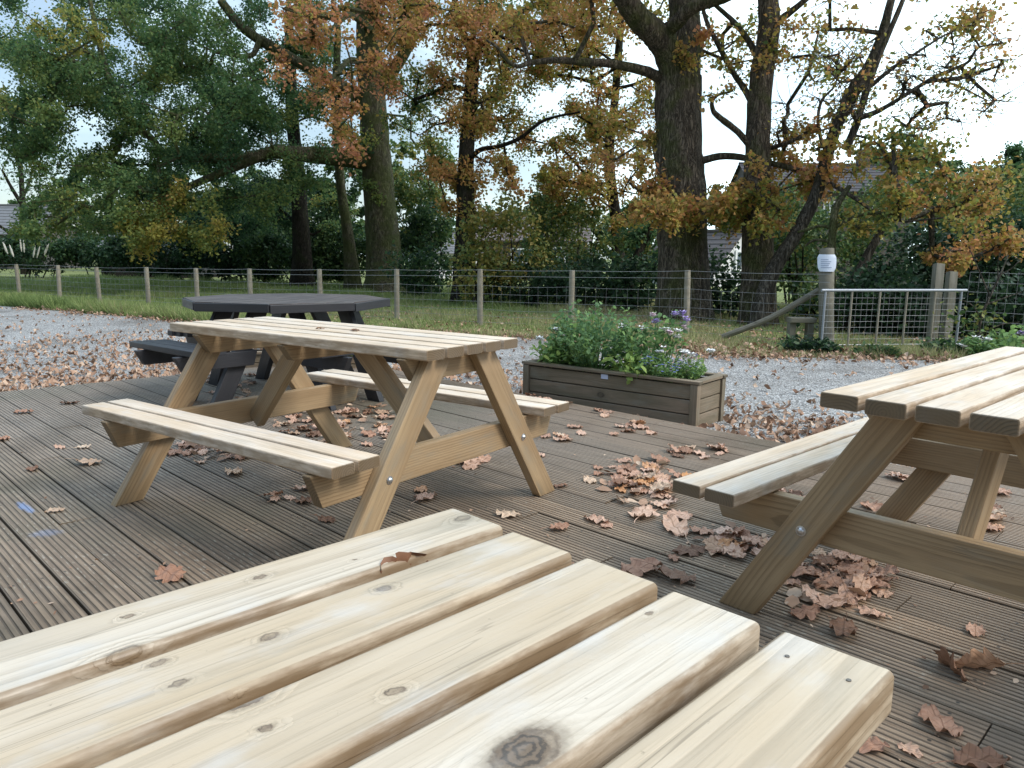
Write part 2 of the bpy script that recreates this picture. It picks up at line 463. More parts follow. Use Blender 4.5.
def round_rect(w, h, b, seg):
    """closed outline of a w x h rectangle with rounded corners, and support points"""
    pts = []
    eps = min(.0015, b * .4)
    for (cx, cy, a0) in ((w / 2 - b, h / 2 - b, 0), (-w / 2 + b, h / 2 - b, 90), (-w / 2 + b, -h / 2 + b, 180), (w / 2 - b, -h / 2 + b, 270)):
        arc = []
        for k in range(seg + 1):
            q = R_(a0 + 90 * k / seg)
            arc.append((cx + b * math.cos(q), cy + b * math.sin(q)))
        t0 = R_(a0); t1 = R_(a0 + 90)
        pts.append((arc[0][0] + math.sin(t0) * eps, arc[0][1] - math.cos(t0) * eps))
        pts += arc
        pts.append((arc[-1][0] - math.sin(t1) * eps, arc[-1][1] + math.cos(t1) * eps))
    return np.array(pts)


_brd = [0]


def board(mb, M4, L, W, T, bev=.006, seg=3, cut=(0, 0), cutz=(0, 0), warp=.0, tone=None, endb=None, nx=6):
    """a plank along local x. cut: end slant dx per unit y; cutz: end slant dx per unit z"""
    _brd[0] += 1
    rs = np.random.default_rng(1000 + _brd[0])
    prof = round_rect(W, T, bev, seg)
    n = len(prof)
    endb = min(bev, .0035) if endb is None else endb
    xs = [-L / 2] + [-L / 2 + endb * .3, -L / 2 + endb] + list(np.linspace(-L / 2, L / 2, nx + 2)[1:-1]) + [L / 2 - endb, L / 2 - endb * .3, L / 2]
    ins = [endb, endb * .3, 0] + [0] * nx + [0, endb * .3, endb]
    V = []; WC = []; LZ = []
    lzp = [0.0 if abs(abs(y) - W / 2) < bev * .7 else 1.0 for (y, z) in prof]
    off = rs.uniform(-20, 20, 3); off[1:] = rs.uniform(-.06, .06, 2)
    off[1] += rs.choice([-3, 0, 5, 9]) * 0.0
    ph = rs.uniform(0, 6.28, 2)
    for x, q in zip(xs, ins):
        sy = (W - 2 * q) / W; sz = (T - 2 * q) / T
        wy = warp * math.sin(x * 2.1 / max(L, .3) * 1.5 + ph[0]); wz = warp * .6 * math.sin(x * 2.3 / max(L, .3) + ph[1])
        for (y, z) in prof:
            e = (x + L / 2) / L
            cx = x + (cut[0] * (1 - e) + cut[1] * e) * y + (cutz[0] * (1 - e) + cutz[1] * e) * z
            V.append((cx, y * sy + wy, z * sz + wz))
            WC.append((x + off[0], y + off[1], z + off[2]))
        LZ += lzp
    faces = []
    nr = len(xs)
    for i in range(nr - 1):
        for j in range(n):
            k = (j + 1) % n
            faces.append((i * n + j, i * n + k, (i + 1) * n + k, (i + 1) * n + j))
    faces = [tuple(reversed(f)) for f in faces]
    # separate end caps (own vertices, so end grain stays on the sawn end)
    e0 = len(V)
    for base in (0, (nr - 1) * n):
        for j in range(n):
            V.append(V[base + j]); WC.append(WC[base + j]); LZ.append(1.0)
    faces.append(tuple(range(e0, e0 + n)))
    faces.append(tuple(reversed(range(e0 + n, e0 + 2 * n))))
    V = np.array(V)
    V = V @ np.array(M4.to_3x3()).T + np.array(M4.translation)
    eg = np.zeros(len(V)); eg[e0:] = 1
    eg[:n] = 1; eg[n:2 * n] = .6; eg[e0 - n:e0] = 1; eg[e0 - 2 * n:e0 - n] = .6
    # flip: make normals outward
    faces = [tuple(reversed(f)) for f in faces]
    mb.add(V, faces, WC, rs.uniform(0, 1) if tone is None else tone, eg, LZ)


def frame_from(p, d, up=(0, 0, 1)):
    """matrix with x along d, z nearest to up"""
    x = Vector(d).normalized()
    u = Vector(up)
    y = u.cross(x).normalized()
    z = x.cross(y)
    return Matrix(((x.x, y.x, z.x, p[0]), (x.y, y.y, z.y, p[1]), (x.z, y.z, z.z, p[2]), (0, 0, 0, 1)))


def bar(mb, p0, p1, W, T, up=(0, 0, 1), **kw):
    p0 = Vector([float(q) for q in p0]); p1 = Vector([float(q) for q in p1])
    board(mb, frame_from((p0 + p1) / 2, p1 - p0, up), (p1 - p0).length, W, T, **kw)


def box(mb, c, size, tone=.5, rz=0.0):
    x, y, z = [q / 2 for q in size]
    V = np.array([(sx * x, sy * y, sz * z) for sz in (-1, 1) for sy in (-1, 1) for sx in (-1, 1)])
    ca, sa = math.cos(rz), math.sin(rz)
    V = V @ np.array([[ca, sa, 0], [-sa, ca, 0], [0, 0, 1]]) + np.asarray(c, float)
    mb.add(V, [(0, 2, 3, 1), (4, 5, 7, 6), (0, 1, 5, 4), (2, 6, 7, 3), (0, 4, 6, 2), (1, 3, 7, 5)], None, tone)


def frames_along(P):
    T = np.gradient(P, axis=0)
    T /= np.linalg.norm(T, axis=1)[:, None] + 1e-9
    up = np.array([0, 0, 1.0]) if abs(T[0][2]) < .9 else np.array([1.0, 0, 0])
    A = np.cross(T[0], up); A /= np.linalg.norm(A)
    As = []
    for tt in T:
        A = A - tt * (A @ tt); A /= np.linalg.norm(A) + 1e-9
        As.append(A)
    As = np.array(As)
    return T, As, np.cross(T, As)


def tube(mb, P, rad, sides=8, tone=.5, rough=0.0, cap=True):
    P = np.asarray(P, float)
    rad = np.broadcast_to(np.asarray(rad, float), (len(P),))
    T, A, B = frames_along(P)
    ang = np.linspace(0, 2 * math.pi, sides, endpoint=False)
    ca, sa = np.cos(ang), np.sin(ang)
    k = np.ones((len(P), sides))
    if rough:
        rid = rng.normal(0, 1, sides); rid = rid - rid.mean()
        k += rough * (.6 * rid[None, :] + .6 * rng.normal(0, 1, (len(P), sides)))
    V = P[:, None, :] + (rad[:, None] * k)[..., None] * (ca[None, :, None] * A[:, None, :] + sa[None, :, None] * B[:, None, :])
    n = sides
    F = []
    for i in range(len(P) - 1):
        for j in range(n):
            q = (j + 1) % n
            F.append((i * n + j, i * n + q, (i + 1) * n + q, (i + 1) * n + j))
    if cap:
        F.append(tuple(reversed(range(n)))); F.append(tuple(range((len(P) - 1) * n, len(P) * n)))
    mb.add(V.reshape(-1, 3), F, None, tone)


def spline(P, n=6):
    P = np.asarray(P, float)
    if len(P) < 3: 
        return np.array([P[0] + (P[-1] - P[0]) * q for q in np.linspace(0, 1, n + 1)])
    Q = np.vstack([2 * P[0] - P[1], P, 2 * P[-1] - P[-2]])
    out = []
    for i in range(1, len(Q) - 2):
        p0, p1, p2, p3 = Q[i - 1:i + 3]
        for k in range(n):
            s = k / n
            out.append(.5 * ((2 * p1) + (-p0 + p2) * s + (2 * p0 - 5 * p1 + 4 * p2 - p3) * s * s + (-p0 + 3 * p1 - 3 * p2 + p3) * s ** 3))
    out.append(P[-1])
    return np.array(out)


def tri_mesh(name, V, T, tone, mat, parent=None):
    """fast mesh of triangles. V (N,3), T (M,3)"""
    me = bpy.data.meshes.new(name)
    me.vertices.add(len(V)); me.vertices.foreach_set('co', V.astype(np.float32).ravel())
    me.loops.add(T.size); me.loops.foreach_set('vertex_index', T.astype(np.int32).ravel())
    me.polygons.add(len(T)); me.polygons.foreach_set('loop_start', np.arange(0, T.size, 3, dtype=np.int32))
    me.attributes.new('tone', 'FLOAT', 'POINT').data.foreach_set('value', tone.astype(np.float32))
    me.materials.append(mat)
    me.update(calc_edges=True)
    me.validate()
    o = bpy.data.objects.new(name, me)
    COL.objects.link(o)
    if parent is not None: o.parent = parent
    return o


LEAF_V = np.array([(0, 0, 0), (.28, .24, .05), (.62, .30, .06), (1.0, 0, -.06), (.62, -.30, .06), (.28, -.24, .05), (.5, 0, -.03)])
LEAF_T = np.array([(0, 6, 1), (1, 6, 2), (2, 6, 3), (3, 6, 4), (4, 6, 5), (5, 6, 0)])
DIA_V = np.array([(0, 0, 0), (.45, .36, .09), (1.0, 0, -.08), (.55, -.38, .09)])
DIA_T = np.array([(0, 2, 1), (0, 3, 2)])


def rand_rot(n, rs, flat=0.0):
    """random orthonormal frames; flat pulls the leaf normals up"""
    nrm = rs.normal(0, 1, (n, 3)); nrm[:, 2] = np.abs(nrm[:, 2]) + flat
    nrm /= np.linalg.norm(nrm, axis=1)[:, None]
    d = rs.normal(0, 1, (n, 3))
    d -= nrm * (d * nrm).sum(1)[:, None]
    d /= np.linalg.norm(d, axis=1)[:, None] + 1e-9
    return d, np.cross(nrm, d), nrm


def leaves(P, size, rs, flat=.3, shape='dia', droop=0.0):
    """leaf-shaped faces at points P; returns V, T, and leaf index per vertex"""
    LV, LT = (LEAF_V, LEAF_T) if shape == 'leaf' else (DIA_V, DIA_T)
    n = len(P)
    X, Y, Z = rand_rot(n, rs, flat)
    if droop: X[:, 2] -= droop; X /= np.linalg.norm(X, axis=1)[:, None]
    s = np.broadcast_to(np.asarray(size, float), (n,))[:, None, None]
    V = P[:, None, :] + s * (LV[None, :, 0:1] * X[:, None, :] + LV[None, :, 1:2] * Y[:, None, :] + LV[None, :, 2:3] * Z[:, None, :])
    k = len(LV)
    T = (np.arange(n) * k)[:, None, None] + LT[None]
    return V.reshape(-1, 3), T.reshape(-1, 3), k


# ------------------------------------------------------------------ world and sun
w = bpy.data.worlds.new("World"); sc.world = w
w.use_nodes = True
nt = w.node_tree; nt.nodes.clear()
SUN_AZ = math.atan2(rt0[1] - .5 * fw0[1], rt0[0] - .5 * fw0[0])
SUN_EL = R_(42)
sky = nt.nodes.new('ShaderNodeTexSky'); sky.sky_type = 'NISHITA'; sky.sun_disc = False
sky.sun_elevation = SUN_EL; sky.sun_rotation = math.pi / 2 - SUN_AZ
sky.air_density = 1.0; sky.dust_density = 1.5; sky.altitude = 100
tc = nt.nodes.new('ShaderNodeTexCoord')
mp = nt.nodes.new('ShaderNodeMapping'); mp.inputs['Scale'].default_value = (1.3, 1.3, 3.2)
nz = nt.nodes.new('ShaderNodeTexNoise'); nz.inputs['Scale'].default_value = 2.1; nz.inputs['Detail'].default_value = 6; nz.inputs['Roughness'].default_value = .58
# more cloud cover towards the sun's side
dt = nt.nodes.new('ShaderNodeVectorMath'); dt.operation = 'DOT_PRODUCT'
CA = (fw0 + rt0 * 1.1); CA /= np.linalg.norm(CA)
dt.inputs[1].default_value = (CA[0], CA[1], .0)
ad = nt.nodes.new('ShaderNodeMath'); ad.operation = 'MULTIPLY_ADD'; ad.inputs[1].default_value = .24
rp = nt.nodes.new('ShaderNodeValToRGB')
rp.color_ramp.elements[0].position = .56; rp.color_ramp.elements[0].color = (0.22, 0.22, 0.22, 1)
rp.color_ramp.elements[1].position = .80; rp.color_ramp.elements[1].color = (1, 1, 1, 1)
mx = nt.nodes.new('ShaderNodeMix'); mx.data_type = 'RGBA'
mx.inputs[7].default_value = (7.3, 9.1, 9.7, 1)
bg = nt.nodes.new('ShaderNodeBackground'); bg.inputs['Strength'].default_value = .11
wo = nt.nodes.new('ShaderNodeOutputWorld')
L = nt.links.new
L(tc.outputs['Generated'], mp.inputs[0]); L(mp.outputs[0], nz.inputs['Vector'])
L(tc.outputs['Generated'], dt.inputs[0]); L(dt.outputs['Value'], ad.inputs[0]); L(nz.outputs['Fac'], ad.inputs[2])
L(ad.outputs[0], rp.inputs[0]); L(rp.outputs[0], mx.inputs[0]); L(sky.outputs[0], mx.inputs[6])
# an overcast sky: brightest overhead, thinner and brighter towards one side, dull low down behind the camera
def wmath(op, a_, b_=0.0, c_=0.0):
    nd = nt.nodes.new('ShaderNodeMath'); nd.operation = op
    for i_, q_ in enumerate((a_, b_, c_)):
        if isinstance(q_, (int, float)): nd.inputs[i_].default_value = q_
        else: L(q_, nd.inputs[i_])
    return nd.outputs[0]


def wdot(v):
    nd = nt.nodes.new('ShaderNodeVectorMath'); nd.operation = 'DOT_PRODUCT'
    nd.inputs[1].default_value = tuple(v); L(tc.outputs['Generated'], nd.inputs[0])
    return nd.outputs['Value']


def wstep(v, a0, a1, b0, b1):
    nd = nt.nodes.new('ShaderNodeMapRange'); nd.interpolation_type = 'SMOOTHSTEP'
    L(v, nd.inputs[0])
    for i_, q_ in enumerate((a0, a1, b0, b1)): nd.inputs[i_ + 1].default_value = q_
    return nd.outputs[0]


el_ = wstep(wdot((0, 0, 1)), .18, .8, 0, 1)
C2 = fw0 + rt0 * .75; C2 = C2 / np.linalg.norm(C2)
lobe = wstep(wdot(C2), .72, 1.0, 0, .75)
back = wstep(wdot(-fw0), -.1, .7, 1.0, .55)
sk = wmath('MULTIPLY', wmath('ADD', wmath('MULTIPLY_ADD', el_, 1.25, .82), lobe), back)
sc_ = nt.nodes.new('ShaderNodeVectorMath'); sc_.operation = 'SCALE'
L(mx.outputs[2], sc_.inputs[0]); L(sk, sc_.inputs['Scale'])
L(sc_.outputs[0], bg.inputs[0]); L(bg.outputs[0], wo.inputs[0])

sl = bpy.data.lights.new("sun", 'SUN'); sl.energy = 1.4; sl.angle = R_(20); sl.color = (1, .95, .87)
so = bpy.data.objects.new("sun", sl); COL.objects.link(so)
sd = Vector((math.cos(SUN_AZ) * math.cos(SUN_EL), math.sin(SUN_AZ) * math.cos(SUN_EL), math.sin(SUN_EL)))
so.rotation_euler = sd.to_track_quat('Z', 'Y').to_euler()
so.location = (0, 0, 30)

vs = sc.view_settings
vs.view_transform = 'Standard'; vs.look = 'None'; vs.exposure = 0.76; vs.gamma = 1; vs.use_curve_mapping = False
sc.render.engine = 'CYCLES'
sc.cycles.use_denoising = True
sc.cycles.max_bounces = 6; sc.cycles.diffuse_bounces = 3; sc.cycles.glossy_bounces = 2
sc.cycles.transmission_bounces = 3; sc.cycles.transparent_max_bounces = 4

# ------------------------------------------------------------------ ground
ZG = -.12


def flat_poly(name, pts, z, mat, kind='structure'):
    mb = MB()
    V = [(x, y, z) for x, y in pts]
    mb.add(V, [tuple(range(len(V)))])
    o = mb.build(name, mat)
    tag(o, kind=kind)
    return o


mb = MB()
g = np.linspace(-1, 1, 61)
gx = np.sign(g) * np.abs(g) ** 2.2 * 500
VV = []
for y in gx:
    for x in gx:
        VV.append((x - 5, y + 8, ZG - .004 - .00002 * 0))
FF = [(j * 61 + i, j * 61 + i + 1, (j + 1) * 61 + i + 1, (j + 1) * 61 + i) for j in range(60) for i in range(60)]
mb.add(VV, FF)
tag(mb.build('ground', M_ground), kind='structure')

EDGE = [(-40, -2.5), (-26, 1.6), (-19, 3.6), (-13.1, 5.1), (-10.6, 6.2), (-7.9, 7.6), (-5.9, 8.15), (-4.6, 8.25), (-3.4, 9.3), (-2.2, 10.2), (0.5, 12.6), (6, 17), (14, 24)]
es = spline([(x, y, 0) for x, y in EDGE], 10)[:, :2]
es = es + rng.normal(0, .05, es.shape)
flat_poly('gravel_yard', [(-40, -30), (40, -30), (40, 24)] + [tuple(q) for q in es[::-1]], ZG, M_gravel)

# deck of grooved boards running along x
DX0, DX1, DY0, DY1 = -6.56, 5.0, -4.4, 4.17
mb = MB()
BW, GAP = .1380, .0070
ny = int(round((DY1 - DY0) / (BW + GAP)))
pitch = .1450
prof = []
ng = 7
for k in range(ng):
    c0 = -BW / 2 + BW * (k + .5) / ng
    h = BW / ng / 2
    prof += [(c0 - h * .62, -.0004 if k else -.002), (c0 - h * .50, 0), (c0 + h * .50, 0), (c0 + h * .62, -.0004 if k < ng - 1 else -.002)]
    if k < ng - 1: prof += [(c0 + h * .78, -.0034), (c0 + h * 1.22, -.0034)]
prof = [(-BW / 2, -.028), (-BW / 2, -.003)] + prof + [(BW / 2, -.003), (BW / 2, -.028)]
prof = np.array(prof)
npf = len(prof)
rs = np.random.default_rng(5)
yb = .435 + pitch / 2 - pitch * 34
while yb + pitch / 2 <= DY1 + .01:
    x = DX0 + rs.uniform(-.012, .012)
    first = True
    while x < DX1:
        Lb = rs.uniform(1.2, 3.6) if first else rs.uniform(3.0, 4.2)
        first = False
        x1 = min(x + Lb, DX1)
        dz = rs.normal(0, .0016); tilt = rs.normal(0, .010)
        xs = np.linspace(x + .002, x1 - .002, 6)
        V = []; WC = []; EG = []
        ox = rs.uniform(-40, 40); oy = rs.uniform(-5, 5)
        for xx in xs:
            for (y, z) in prof:
                V.append((xx, yb + y, z + dz + tilt * y)); WC.append((xx + ox, y + oy, z)); EG.append(y)
        F = []
        for i in range(5):
            for j in range(npf - 1):
                F.append((i * npf + j, i * npf + j + 1, (i + 1) * npf + j + 1, (i + 1) * npf + j)[::-1])
        F.append(tuple(range(npf))[::-1]); F.append(tuple(range(5 * npf, 6 * npf)))
        mb.add(V, F, WC, rs.uniform(0, 1), EG)
        x = x1
    ylast = yb + pitch / 2
    yb += pitch
deck = mb.build('deck', M_deck)
tag(deck, kind='structure')
mb = MB()
board(mb, frame_from(((DX0 + DX1) / 2, ylast + .018, -.07), (1, 0, 0)), DX1 - DX0, .03, .125, bev=.004, nx=10)
board(mb, frame_from((DX0 - .03, (DY0 + ylast) / 2, -.072), (0, 1, 0)), ylast - DY0, .03, .095, bev=.004, nx=10)
tag(mb.build('deck_edge', M_planter), kind='structure')
mb = MB()
for xx in np.arange(DX0 + .3, DX1, .45):
    box(mb, (xx, (DY0 + ylast) / 2, -.072), (.045, ylast - DY0 - .05, .08))
tag(mb.build('deck_joists', M_oldpost), kind='structure')


# ------------------------------------------------------------------ pale picnic tables
def bolt(parent, p, d, r=.011):
    mb = MB()
    d = np.asarray(d, float) / np.linalg.norm(d)
    p = np.asarray(p, float)
    s = [(0, r * 1.35), (.002, r * 1.35), (.0025, r), (.006, r * .9), (.0085, r * .55), (.0092, .0008)]
    tube(mb, np.array([p + d * q for q, _ in s]), [q for _, q in s], 14)
    return mb.build('bolt', M_steel, parent, 40)


def picnic_table(label, loc, rz, L=1.542, W=.5236, H=.72, tt=.038, g=.0165, S=.407, Ls=1.524, s0=.4733, s1=.6709,
                 xl=.627, yf=.624, lw=.1, bev=.006, top_mat=None, ax=0):
    root = thing('picnic_table', label, 'picnic table', loc, rz, 'pale timber picnic tables on the deck')
    pw = (W - 4 * g) / 5
    lt = .042
    top_mat = top_mat or M_pine
    tb = MB()
    for k in range(5):
        y = -W / 2 + pw / 2 + k * (pw + g)
        board(tb, Matrix.Translation((random.uniform(-.003, .003), y, H - tt / 2)), L, pw, tt, bev=bev, seg=4, warp=.0012, nx=8)
    top = tb.build('tabletop', top_mat, root, 35)
    for sgn in (-1, 1):
        sb = MB()
        sw = (s1 - s0 - .012) / 2
        for k in range(2):
            y = sgn * (s0 + sw / 2 + k * (sw + .012))
            board(sb, Matrix.Translation((random.uniform(-.004, .004), y, S - tt / 2)), Ls, sw, tt, bev=bev, seg=3, warp=.0012, nx=8)
        sb.build('seat', M_pine, root, 35)
    zt = H - tt - .001
    for sx in (-1, 1):
        X = sx * xl + ax
        for sy in (-1, 1):
            # leg: plank face in the y-z plane, ends cut level
            foot = np.array([X, sy * (yf - lw * .56), 0.0]); head = np.array([X, sy * .125, zt])
            d = head - foot
            k = d[1] / d[2]
            lb = MB()
            M4 = frame_from((foot + head) / 2, d, (1, 0, 0))   # x along leg, z = world x, y = in plane
            yy = np.array(M4.to_3x3())[:, 1]
            cs = -yy[2] / (d[2] / np.linalg.norm(d))
            board(lb, M4, float(np.linalg.norm(d)), lw, lt, bev=.004, seg=2, cut=(cs, cs), nx=6)
            leg = lb.build('leg', M_leg, root, 35)
            zb = S - tt - .075
            yb_ = foot[1] + (head[1] - foot[1]) * zb / zt
            bolt(leg, (X + sx * (lt / 2 - .0005), yb_, zb), (sx, 0, 0))
        # cross beam under the seats, on the inner face of the legs
        bb = MB()
        xb = X - sx * (lt + .001)
        bl = 2 * (s1 - .012)
        bh = .112
        board(bb, frame_from((xb, 0, S - tt - bh / 2 - .003), (0, 1, 0)), bl, .042, bh, bev=.004, seg=2, cutz=(-.4, .4), nx=8)
        bb.build('cross_beam', M_leg, root, 35)
        bb = MB()
        bh = .085
        board(bb, frame_from((xb, 0, zt - bh / 2), (0, 1, 0)), W - .05, .042, bh, bev=.004, seg=2, cutz=(-.7, .7), nx=4)
        bb.build('top_batten', M_leg, root, 35)
        # brace from the beam up to the middle of the top
        lo = np.array([xb - sx * .038, 0.0, S - tt - .105]); hi = np.array([sx * .17, 0.0, zt - .002])
        d = hi - lo
        M4 = frame_from((lo + hi) / 2, d, (0, 1, 0))
        yy = np.array(M4.to_3x3())[:, 1]
        cs = -yy[2] / (d[2] / np.linalg.norm(d))
        bb = MB()
        board(bb, M4, float(np.linalg.norm(d)), .085, .042, bev=.004, seg=2, cut=(0, cs), nx=4)
        bb.build('brace', M_leg, root, 35)
    bb = MB()
    board(bb, frame_from((0, 0, zt - .035), (0, 1, 0)), W - .05, .042, .066, bev=.004, seg=2, cutz=(-.7, .7), nx=4)
    bb.build('top_batten', M_leg, root, 35)
    return root


# near table: knots where the photograph shows them (object coordinates)
FLOC = (-.4264, -.1810, 0.0); FRZ = R_(90.3925)


def to_local(P, loc, rz):
    d = np.asarray(P) - np.asarray(loc)
    c, s = math.cos(rz), math.sin(rz)
    return (d[0] * c + d[1] * s, -d[0] * s + d[1] * c, d[2])


kn = []
for (u, v, kr) in ((462, 519, .017), (258, 516 + 62, .010), (123, 654, .020), (128, 617, .008), (385, 588, .012), (270, 637, .012), (157, 664, .009),
                   (180, 683, .010), (247, 700, .019), (268, 727, .009), (395, 690, .012), (526, 750, .034), (650, 612, .006), (355, 560, .005)):
    q = to_local(on(u, v, .72), FLOC, FRZ)
    kn.append((q[0], q[1], q[2], kr * (.42 if kr < .03 else .54)))
M_pineF = wood('pine_table_knotty', (.645, .56, .455), (.50, .385, .255), KNOT, endcol=(.42, .32, .20), stain=.42, knots=kn, dark_streak=.5, rk=.0, side_grime_shade=.9, bloom=.4)
near_table = picnic_table('pale timber picnic table closest to the camera with five knotty planks, leaf in one gap', FLOC, FRZ, bev=.0055, top_mat=M_pineF)
M_screw = simple('dark_screw_head', (.16, .14, .12), .5, .4, .2)
for sy in (-.026, .022):
    mb = MB()
    c_ = np.array([.771 - .042, -.5236 / 2 + .0457 + sy, .72 - .0004])
    tube(mb, [c_ - np.array([0, 0, .002]), c_ + np.array([0, 0, .0004])], .0020, 10)
    mb.build('screw', M_screw, near_table)
picnic_table('pale timber picnic table with both benches showing, standing before the black octagonal table',
             (-2.7647, 1.6855, 0), R_(9.6096), xl=.655, yf=.645, ax=.04)
picnic_table('pale timber picnic table cut off by the picture edge, big leaf drift under its bench',
             (-.458, 2.548, 0), R_(90 - 1.7827), xl=.567, yf=.603)

# ------------------------------------------------------------------ black octagonal table
bc = at(288, 300, 5.6)
BROT = math.atan2(*(-(fw0 * math.cos(R_(15)) + rt0 * math.sin(R_(15))))[[1, 0]])
bt = thing('octagonal_picnic_table', 'black painted octagonal picnic table with weathered top and separate benches', 'picnic table', (bc[0], bc[1], 0), BROT)
HB = .71
ap = .735 * math.cos(R_(22.5))
mb = MB()
npl = 10
pw = 2 * ap / npl
for k in range(npl):
    y0 = -ap + k * pw; y1 = y0 + pw - .006
    def xr(y): return min(ap, ap * math.sqrt(2) - abs(y))
    q = [(-xr(y0), y0), (xr(y0), y0), (xr((y0 + y1) / 2), (y0 + y1) / 2), (xr(y1), y1), (-xr(y1), y1), (-xr((y0 + y1) / 2), (y0 + y1) / 2)]
    n = len(q)
    V = [(x, y, HB - .045) for x, y in q] + [(x, y, HB) for x, y in q]
    mb.add(V, [tuple(range(n))[::-1], tuple(range(n, 2 * n))] + [(i, (i + 1) % n, n + (i + 1) % n, n + i) for i in range(n)],
           [(x + 3 * k, y, z) for x, y, z in V], rng.uniform(0, 1))
mb.build('tabletop', M_blacktop, bt)
mb = MB()
sd_ = .735 * 2 * math.sin(R_(22.5))
for k in range(8):
    qa = R_(45 * k)
    c = np.array([math.cos(qa), math.sin(qa)]) * (ap + .004)
    tdir = np.array([-math.sin(qa), math.cos(qa)])
    bar(mb, (*(c - tdir * sd_ / 2), HB - .035), (*(c + tdir * sd_ / 2), HB - .028), .022, .056, bev=.003, seg=2, nx=2)
mb.build('rim', M_black, bt)
for k in range(4):
    qa = R_(90 * k - 24)
    Mk = Matrix.Rotation(qa, 4, 'Z')
    mb = MB()
    for j in range(3):
        xk = .78 + j * .08
        board(mb, Mk @ frame_from((xk, 0, .43 - .02), (0, 1, 0)), (.88 - .04 * (2 - j)), .074, .04, bev=.005, seg=2, nx=3)
    mb.build('bench', M_black, bt, 35)
    for sgn in (-1, 1):
        mb = MB()
        f0 = Mk @ Vector((.72, sgn * .21, 0)); f1 = Mk @ Vector((.38, sgn * .21, HB - .05))
        d = f1 - f0
        M4 = frame_from((f0 + f1) / 2, d, Mk.to_3x3() @ Vector((0, 1, 0)))
        yy = M4.to_3x3().col[1]
        cs = -yy[2] / (d.normalized().z)
        board(mb, M4, d.length, .12, .045, bev=.004, seg=2, cut=(cs, cs), nx=3)
        mb.build('leg', M_black, bt, 35)
        mb = MB()
        bar(mb, Mk @ Vector((.46, sgn * .256, .335)), Mk @ Vector((1.0, sgn * .256, .335)), .042, .10, bev=.004, seg=2, cutz=(-.3, .5), nx=3)
        mb.build('bench_beam', M_black, bt, 35)

# ------------------------------------------------------------------ planters
def planter(label, pL, rz, Lp, Wp, z0, z1, rows=3):
    root = thing('wooden_planter', label, 'planter', (pL[0], pL[1], z0), rz, 'timber planters at the deck edge')
    H = z1 - z0
    for nm, spec in (('panel', [((0, 0), (Lp, 0)), ((0, Wp), (Lp, Wp)), ((0, 0), (0, Wp)), ((Lp, 0), (Lp, Wp))]),):
        for (pa, pb) in spec:
            mb = MB()
            h = (H - .03) / rows
            for k in range(rows):
                pa3 = Vector((pa[0], pa[1], h * (k + .5))); pb3 = Vector((pb[0], pb[1], h * (k + .5)))
                d = (pb3 - pa3).normalized() * .03
                bar(mb, pa3 + d, pb3 - d, .025, h - .007, bev=.004, seg=2, nx=4)
            mb.build(nm, M_planter, root, 35)
    for (x, y) in ((0, 0), (Lp, 0), (0, Wp), (Lp, Wp)):
        mb = MB()
        bar(mb, (x, y, 0), (x, y, H - .024), .055, .055, up=(1, 0, 0), bev=.004, seg=2, nx=3)
        mb.build('corner_post', M_planter, root, 35)
    mb = MB()
    rw = .062
    for (pa, pb) in (((-.04, 0), (Lp + .04, 0)), ((-.04, Wp), (Lp + .04, Wp))):
        bar(mb, (*pa, H - .011), (*pb, H - .011), rw, .022, bev=.004, seg=2, nx=4)
    for x in (0, Lp):
        bar(mb, (x, rw / 2 + .003, H - .011), (x, Wp - rw / 2 - .003, H - .011), rw, .022, bev=.004, seg=2, nx=4)
    mb.build('rim', M_planter, root, 35)
    mb = MB()
    box(mb, (Lp / 2, Wp / 2, H - .075), (Lp - .03, Wp - .03, .05))
    mb.build('soil', M_soil, root)
    return root


pa = np.array([-4.10, 4.265]); pb = np.array([-2.68, 4.425])
PR = math.atan2(*(pb - pa)[::-1]); PL = float(np.linalg.norm(pb - pa)); PWD = .41
pl1 = planter('weathered timber planter full of flowering plants at the deck edge', pa, PR, PL, PWD, ZG, .22)
mb = MB()
box(mb, (.72, -.0155, .295), (.058, .004, .034))
mb.build('tag', M_tag, pl1)
q0 = at(226, 352, 7.0); q1 = at(376, 352, 7.0)
PR2 = math.atan2(q1[1] - q0[1], q1[0] - q0[0])
pl2 = planter('dark timber planter low behind the black octagonal table', q0[:2], PR2, float(np.hypot(*(q1 - q0)[:2])), .42, ZG, float((q0[2] + q1[2]) / 2), 3)


def ploc(x, y, z=0.0):
    c, s = math.cos(PR), math.sin(PR)
    return np.array([pa[0] + x * c - y * s, pa[1] + x * s + y * c, .16 + z])


